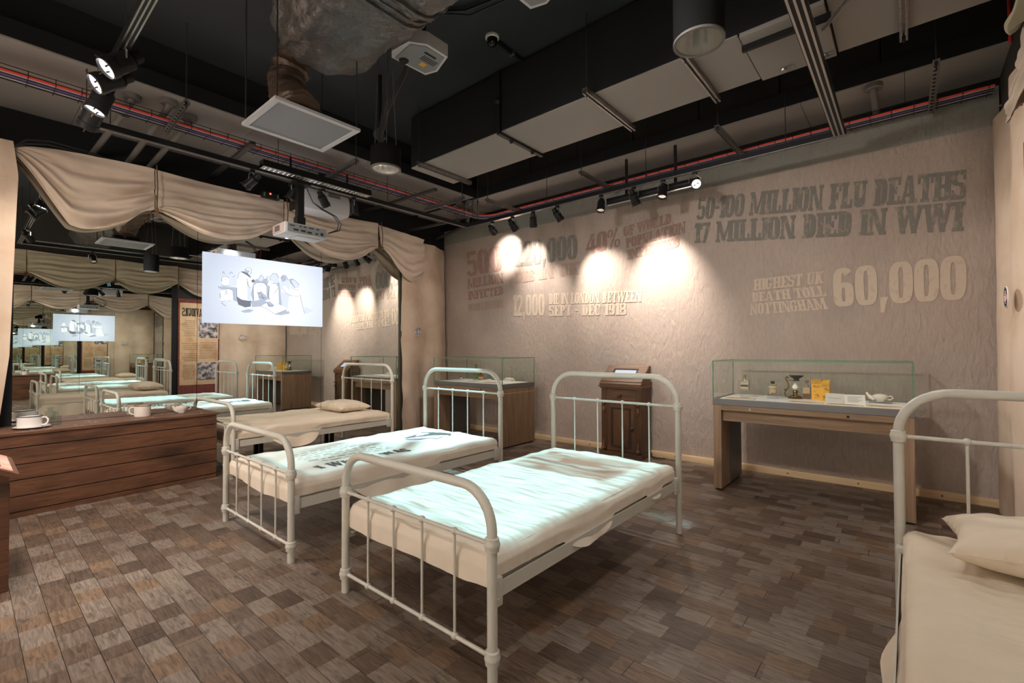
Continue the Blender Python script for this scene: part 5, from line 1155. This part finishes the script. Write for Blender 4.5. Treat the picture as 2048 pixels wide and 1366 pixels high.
def slip(x0, x1, y0, y1, lab, m=PAPER, rz=0):
    t = thing('information_slip', lab, 'slip', ((x0+x1)/2, (y0+y1)/2, ZD), 'printed slips lying in the display cases')
    part('card', MB().box(x0, x1, y0, y1, ZD, ZD+.005), m, t, False)
    mb = MB()
    for k in range(5): mb.box(x0+.02, x1-.02-.03*(k % 3), y0+.012+k*(y1-y0-.02)/5, y0+.016+k*(y1-y0-.02)/5, ZD+.005, ZD+.0056)
    part('print', mb, CORK, t, False)
slip(-1.37, -1.11, 4.745, 4.865, 'tan slip under the tall cork-stoppered bottle')
slip(-.83, -.57, 4.742, 4.84, 'tan slip in front of the brass lamp and brown bottle'); slip(-.55, -.30, 4.742, 4.83, 'tan slip in front of the two white cards'); slip(-.28, -.06, 4.76, 4.90, 'tan slip in front of the invalid cup')
slip(-5.45, -5.2, 4.85, 5.02, 'pale slip at the left in the far case', CARD); slip(-5.05, -4.8, 4.86, 5.0, 'pale slip in the middle of the far case', CARD); slip(-4.75, -4.45, 4.9, 5.05, 'tan slip at the right in the far case')
def block(x, y, w_, d, h, lab, z=ZD, inner=True):
    t = tag(part('acrylic_block', MB().box(x-w_/2, x+w_/2, y-d/2, y+d/2, z, z+h, .001), ACRY, None, False, (x, y, z)), lab, 'stand', 'clear acrylic stands in the cases'); return t
def bottle(name, c, prof, m, lab, stopper=None, lab_box=None, n=20, cat='bottle', sq=None):
    c = V(c); t = thing(name, lab, cat, c)
    if sq:
        w_, d, h = sq; mb = MB().box(c.x-w_/2, c.x+w_/2, c.y-d/2, c.y+d/2, c.z, c.z+h, .006); mb.lathe(prof, c, n=16)
    else: mb = MB().lathe(prof, c, n=n)
    part('bottle', mb, m, t)
    if stopper: part('stopper', MB().lathe(stopper[0], c, n=14), stopper[1], t)
    for lb in lab_box or []:
        q = lb[0]
        if q == 'r': part('label', MB().lathe([(lb[1], lb[2]), (lb[1], lb[3])], c, n=n), lb[4], t)
        else: part('label', MB().box(c.x-lb[1]/2, c.x+lb[1]/2, c.y-lb[5]/2-.0015, c.y-lb[5]/2, c.z+lb[2], c.z+lb[3]), lb[4], t, False)
    return t
OLDG = mat('old_bottle_glass', (.55, .50, .40), .1, trans=.6, coat=.4)
block(-1.22, 4.915, .075, .05, .062, 'clear acrylic block under the tall bottle with torn label', ZD+.005)
bottle('medicine_bottle', (-1.22, 4.915, .942), [(.02, .10), (.012, .112), (.011, .125), (.0, .125)], OLDG, 'flat bottle with torn label and long cork, first in the right case', ([(0, .112), (.0095, .112), (.011, .153), (0, .153)], CORK), [('b', .070, .02, .085, PALELAB, .036), ('b', .066, .042, .060, DLAB, .039)], sq=(.075, .036, .105))
block(-.995, 4.99, .09, .06, .028, 'wide acrylic stand under the small black-capped bottle'); block(-.995, 4.99, .075, .05, .026, 'narrow acrylic block carrying the small black-capped bottle', ZD+.028)
bottle('medicine_bottle', (-.995, 4.99, .929), [(0, 0), (.030, 0), (.032, .004), (.032, .075), (.028, .084), (.016, .088), (.015, .1), (0, .1)], OLDG, 'small round bottle with black cap on an acrylic stand', ([(.017, .088), (.016, .098), (.019, .112), (0, .114)], BLKTIN), [('r', .0326, .004, .042, LABEL), ('r', .0326, .048, .066, PALELAB)])
t = thing('vaporiser_lamp', 'ornate brass vaporiser lamp with black dish and white globe', 'lamp', (-.85, 5.14, ZD)); c = V((-.85, 5.14, ZD))
part('base', MB().lathe([(0, .0), (.06, 0), (.062, .008), (.05, .016), (.045, .026), (.018, .032), (.016, .05), (.024, .06), (.02, .075), (.008, .082), (0, .082)], c+V((.015, 0, 0))), BRASS, t)
part('globe', MB().lathe([(.012, .082), (.026, .10), (.024, .118), (.012, .130), (.012, .142)], c+V((.015, 0, 0))), mat('white_globe', (.82, .78, .72), .3), t)
part('dish', MB().lathe([(0, .168), (.030, .168), (.022, .176), (.022, .186), (.060, .212), (.062, .218), (.055, .214), (0, .19)], c+V((.025, 0, 0))), BLKTIN, t)
sc_ = [c+V((-.03, 0, .005)), c+V((-.066, 0, .02)), c+V((-.074, 0, .05)), c+V((-.058, 0, .078)), c+V((-.04, 0, .10)), c+V((-.04, 0, .135)), c+V((-.055, 0, .165)), c+V((-.066, 0, .19)), c+V((-.055, 0, .21)), c+V((-.046, 0, .196))]
part('scroll_stand', MB().tube(sc_, .006, 8).tube([c+V((-.055, 0, .168)), c+V((-.03, 0, .172)), c+V((0, 0, .17))], .005, 8).tube([c+V((-.04, 0, .02)), c+V((-.05, 0, .045)), c+V((-.058, 0, .03)), c+V((-.066, 0, .045))], .004, 6).ball(c+V((-.072, 0, .08)), .008).ball(c+V((-.046, 0, .196)), .009), BRASS, t)
bottle('medicine_bottle', (-.745, 5.17, ZD), [(.025, .108), (.016, .126), (.014, .135), (.014, .15), (0, .15)], OLDG, 'half-full square bottle with brown label next to the brass lamp', ([(0, .142), (.012, .142), (.012, .158), (.017, .16), (.017, .173), (0, .175)], CORK), [('b', .050, .052, .105, LABEL, .062), ('b', .058, .003, .050, BROWNP, .062)], sq=(.064, .06, .112))
def carton(c, w_, d, h, lab, torn):
    c = V(c); t = thing('carton', lab, 'carton', c)
    part('box', MB().box(c.x-w_/2, c.x+w_/2, c.y-d/2, c.y+d/2, c.z, c.z+h, .001), YELL, t, False)
    y = c.y-d/2-.0008; mb = MB(); rn = random.Random(len(lab))
    for a in ((-.40, .80, .40, .815), (-.40, .93, .40, .945), (-.40, .80, -.37, .945), (.37, .80, .40, .945), (-.25, .86, .25, .885)): mb.box(c.x+a[0]*w_, c.x+a[2]*w_, y-.0006, y+.0004, c.z+a[1]*h, c.z+a[3]*h)
    for k in range(16):
        a, b = -.36+.7*rn.random(), (.60+.12*rn.random() if k < 8 else .08+.36*rn.random()); mb.tube([V((c.x+a*w_, y-.0004, c.z+b*h)), V((c.x+(a+.10*rn.random())*w_, y-.0004, c.z+(b+.05)*h)), V((c.x+(a+.16)*w_, y-.0004, c.z+(b+.03*rn.random())*h))], .0016, 4)
    part('print', mb, BROWNP, t, False)
    if torn: part('flap', MB().extr([(c.x-w_*.5, c.y-d*.55, c.z+h), (c.x+w_*.5, c.y-d*.52, c.z+h), (c.x+w_*.5, c.y+d*.3, c.z+h+.028), (c.x-w_*.4, c.y+d*.2, c.z+h+.020)], (0, 0, .002)), YELL, t, False)
carton((-.655, 5.10, ZD), .078, .07, .188, 'taller yellow carton with brown printed lettering', False)
carton((-.578, 5.02, ZD), .062, .10, .165, 'yellow carton with an open flap behind the white card', True)
def card(p0, p1, h, lean, lab, m):
    p0, p1 = V(p0), V(p1); d = (p1-p0).normalized(); n = V((d.y, -d.x, 0)); up = V((0, 0, h))-n*lean
    t = thing('caption_card', lab, 'card', (p0+p1)/2)
    part('card', MB().extr([p0, p1, p1+up, p0+up], -n*.003), m, t, False)
    mb = MB(); L = (p1-p0).length
    for k in range(6 if m is CARD else 1):
        a = p0+d*L*.15+up*(.78-.11*k if m is CARD else .5)+n*.0006; b = p0+d*L*(.85-.1*(k % 3))+up*(.78-.11*k if m is CARD else .5)+n*.0006
        mb.extr([a, b, b+up*.03, a+up*.03], n*.0004)
    part('print', mb, PIPEG, t, False)
card((-.575, 4.93, ZD), (-.435, 4.885, ZD), .082, .018, 'grey caption card leaning against the cartons', GCARD)
card((-.428, 4.87, ZD), (-.287, 4.915, ZD), .08, .018, 'white caption card with small print right of the grey card', CARD)
block(-.20, 5.17, .16, .11, .012, 'low acrylic stand under the invalid cup')
t = thing('invalid_cup', 'white china spouted cup on the low acrylic stand', 'cup', (-.20, 5.17, ZD+.012)); c = V((-.20, 5.17, ZD+.012))
part('bowl', MB().lathe([(0, 0), (.028, 0), (.03, .006), (.052, .03), (.056, .05), (.05, .056), (.02, .066), (0, .068)], c, n=28), CHINA, t)
part('spout', MB().tube([c+V((-.04, 0, .02)), c+V((-.07, 0, .035)), c+V((-.088, 0, .058)), c+V((-.096, 0, .076))], .014, 10, True, [.02, .017, .011, .009]), CHINA, t)
part('handle', MB().tube([c+V((.052, 0, .045)), c+V((.075, 0, .05)), c+V((.085, 0, .034)), c+V((.07, 0, .018)), c+V((.045, 0, .02))], .005, 8), CHINA, t)
# far case
bottle('vial', (-5.49, 5.20, ZD), [(0, 0), (.012, 0), (.012, .04), (.007, .046), (.007, .05)], AMBER, 'tiny dark vial with pale label alone at the left of the far case', ([(0, .046), (.009, .046), (.009, .062), (0, .062)], CORK), [('r', .0125, .01, .032, CARD)])
block(-5.13, 5.18, .10, .06, .03, 'acrylic block under the green bottle')
bottle('poison_bottle', (-5.13, 5.18, ZD+.03), [(0, 0), (.036, 0), (.038, .004), (.038, .11), (.030, .13), (.014, .142), (.013, .165), (.019, .168), (.019, .174), (0, .174)], GREENG, 'tall green glass bottle with round stopper', ([(.010, .170), (.010, .180), (.012, .186), (.021, .198), (.021, .208), (.012, .218), (0, .22)], GREENG), [('r', .0386, .06, .092, BROWNP)], n=8)
bottle('medicine_bottle', (-5.21, 5.36, ZD), [(0, 0), (.038, 0), (.04, .006), (.042, .07), (.03, .088), (.016, .095), (.016, .104)], AMBER, 'amber glass bottle behind the green bottle, nearer the case middle', ([(0, .100), (.019, .100), (.019, .112), (0, .112)], BLKTIN), [('r', .0425, .015, .05, LABEL)])
bottle('medicine_bottle', (-5.33, 5.38, ZD), [(0, 0), (.028, 0), (.03, .005), (.03, .06), (.022, .072), (.012, .078), (.012, .09)], mat('pale_amber', (.45, .25, .12), .1, trans=.3), 'small amber bottle behind the green bottle, farther left', None, [('r', .0305, .012, .045, LABEL)])
bottle('glass_tube', (-5.07, 5.30, ZD), [(0, 0), (.008, 0), (.008, .07), (0, .072)], CLEAR, 'thin glass tube standing beside the green bottle', None, None, cat='tube')
bottle('glass_jar', (-4.97, 5.30, ZD), [(0, 0), (.034, 0), (.036, .005), (.036, .05), (.028, .06), (.020, .064), (.020, .08), (.026, .082), (.026, .09), (0, .09)], CLEAR, 'clear glass jar right of the thin tube in the far case', None, [('r', .0365, .006, .02, CARD)], cat='jar')
t = thing('paper_packets', 'small pile of pale paper packets at the right of the far case', 'packets', (-4.62, 5.36, ZD))
for k, (a, b, c_, d, z) in enumerate([(-4.70, -4.54, 5.32, 5.40, 0), (-4.68, -4.52, 5.31, 5.385, .018), (-4.66, -4.56, 5.325, 5.40, .034)]): part('packet', MB().box(a, b, c_, d, ZD+z, ZD+z+.016, .003), (CARD, PAPER, CARD)[k], t, False)

# ================================================================== TOUCHSCREEN CABINET
x0, x1, y0, y1 = -3.06, -2.50, 5.375, 5.64
t = thing('touchscreen_cabinet', 'old dark pine cabinet with a touchscreen in its slanted desk top', 'cabinet', (-2.78, 5.5, 0))
part('plinth', MB().box(x0-.012, x1+.012, y0-.014, y1, .0, .055, .003), OLDH, t, False)
part('body', MB().box(x0+.01, x1-.01, y0+.02, y1, .055, .872, .002), OLDW, t, False)
part('cornice', MB().box(x0-.022, x1+.022, y0-.03, y1, .872, .888, .004).box(x0-.008, x1+.008, y0-.012, y1, .852, .872, .004), OLDH, t, False)
part('desk', MB().extr([(x0-.005, y0-.025, .888), (x0-.005, y0-.025, .915), (x0-.005, y0+.235, 1.138), (x0-.005, y1, 1.138), (x0-.005, y1, .888)], (x1-x0+.01, 0, 0)), OLDH, t, False)
def onslope(x, s, h=0):     # s 0..1 up the slope
    a, b = V((x, y0-.025, .915)), V((x, y0+.235, 1.138)); n = V((0, -.651, .759)); return a.lerp(b, s)+n*h
part('desk_frame', MB().extr([onslope(x0+.0, .10, .0), onslope(x1-.0, .10, .0), onslope(x1-.0, .26, .0), onslope(x0, .26, .0)], V((0, -.651, .759))*.008).extr([onslope(x0, .80, 0), onslope(x1, .80, 0), onslope(x1, .985, 0), onslope(x0, .985, 0)], V((0, -.651, .759))*.008)
     .extr([onslope(x0, .26, 0), onslope(x0+.11, .26, 0), onslope(x0+.11, .80, 0), onslope(x0, .80, 0)], V((0, -.651, .759))*.008).extr([onslope(x1-.11, .26, 0), onslope(x1, .26, 0), onslope(x1, .80, 0), onslope(x1-.11, .80, 0)], V((0, -.651, .759))*.008), OLDH, t, False)
s = part('touchscreen', MB().extr([onslope(x0+.11, .26, 0), onslope(x1-.11, .26, 0), onslope(x1-.11, .80, 0), onslope(x0+.11, .80, 0)], V((0, -.651, .759))*.003), BLACKM, t, False)
part('lit_display', MB().extr([onslope(x0+.135, .33, .003), onslope(x1-.135, .33, .003), onslope(x1-.135, .73, .003), onslope(x0+.135, .73, .003)], V((0, -.651, .759))*.001), emit('display_light', (.62, .70, .78), .55), s, False)
dr_ = part('drawer', MB().box(x0+.075, x1-.075, y0+.004, y0+.03, .69, .835, .003), OLDH, t, False)
KN = mat('dark_knob', (.035, .018, .01), .35)
def knob(p, parent): part('knob', MB().lathe([(.008, 0), (.008, .012), (.019, .02), (.021, .028), (.014, .038), (0, .041)], p, (0, -1, 0), 16), KN, parent)
knob((-2.785, y0+.004, .765), dr_)
part('rail', MB().box(x0+.01, x1-.01, y0-.002, y0+.03, .665, .688, .003), OLDH, t, False)
dr_ = part('door', MB().box(x0+.082, x1-.082, y0+.008, y0+.03, .065, .660, .002), OLDW, t, False)
mb = MB(); a0, a1, b0, b1 = x0+.165, x1-.165, .135, .595
for q in ((a0-.02, a0, b0-.02, b1+.02), (a1, a1+.02, b0-.02, b1+.02), (a0, a1, b0-.02, b0), (a0, a1, b1, b1+.02)): mb.box(q[0], q[1], y0-.002, y0+.012, q[2], q[3], .004)
part('panel_moulding', mb, KN, dr_, False)
part('raised_panel', MB().box(a0+.008, a1-.008, y0-.001, y0+.014, b0+.008, b1-.008, .008), OLDW, dr_, False)
knob((x1-.125, y0+.008, .36), dr_)
for x in (x0+.045, x1-.045):
    pil = part('pilaster', MB().box(x-.036, x+.036, y0+.0, y0+.03, .06, .85, .003), OLDW, t, False)
    mb = MB()
    for k in (-.018, 0, .018): mb.cyl((x+k, y0, .20), (x+k, y0, .53), .005, 8)
    part('fluting', mb, OLDW, pil)
    mb = MB().lathe([(0, 0), (.026, .004), (.03, .03), (.022, .06), (.012, .09), (0, .10)], (x, y0+.0, .55), (0, 0, 1), 12).ball((x, y0-.012, .655), .022, (1.2, 1, 1)).ball((x, y0-.004, .54), .016)
    mb.ball((x, y0-.014, .088), .032, (1, .9, .9)).lathe([(0, .0), (.024, .01), (.018, .05), (.008, .09), (0, .1)], (x, y0-.002, .10), (0, 0, 1), 12)
    part('carved_bracket', mb, OLDW, pil)
t_ = tag(part('mains_lead', MB().tube([(x0+.01, 5.6, .32), (x0-.06, 5.60, .28), (x0-.085, 5.61, .18), (x0-.04, 5.62, .08), (x0+.0, 5.63, .06)], .005, 7), ROPE, None, True, (x0-.05, 5.6, .06)), 'brown mains lead looping out on the left of the old cabinet', 'lead')
t_ = tag(part('mains_lead', MB().tube([(x1+.02, 5.60, .008), (x1+.10, 5.55, .008), (x1+.2, 5.60, .008)], .006, 7), BLKC, None, True, (x1+.1, 5.58, 0)), 'short black lead on the floor right of the old cabinet', 'lead')

# ------------------------------------------------------------------ pieces too small to pick apart singly
for o in bpy.data.objects:
    if o.parent and o.name.split('.')[0] in ('cross_wires', 'basket_wires', 'slots', 'wording', 'clips', 'cooling_fins', 'sockets', 'vent_slots', 'lenses', 'body_text', 'print', 'lacing', 'speaker_grille', 'paint_chips', 'ink_line', 'terminal', 'fluting', 'conductor_strip', 'tape_band', 'projected_words', 'knot', 'glass_edge', 'rail_fixing'):
        o['kind'] = 'stuff'
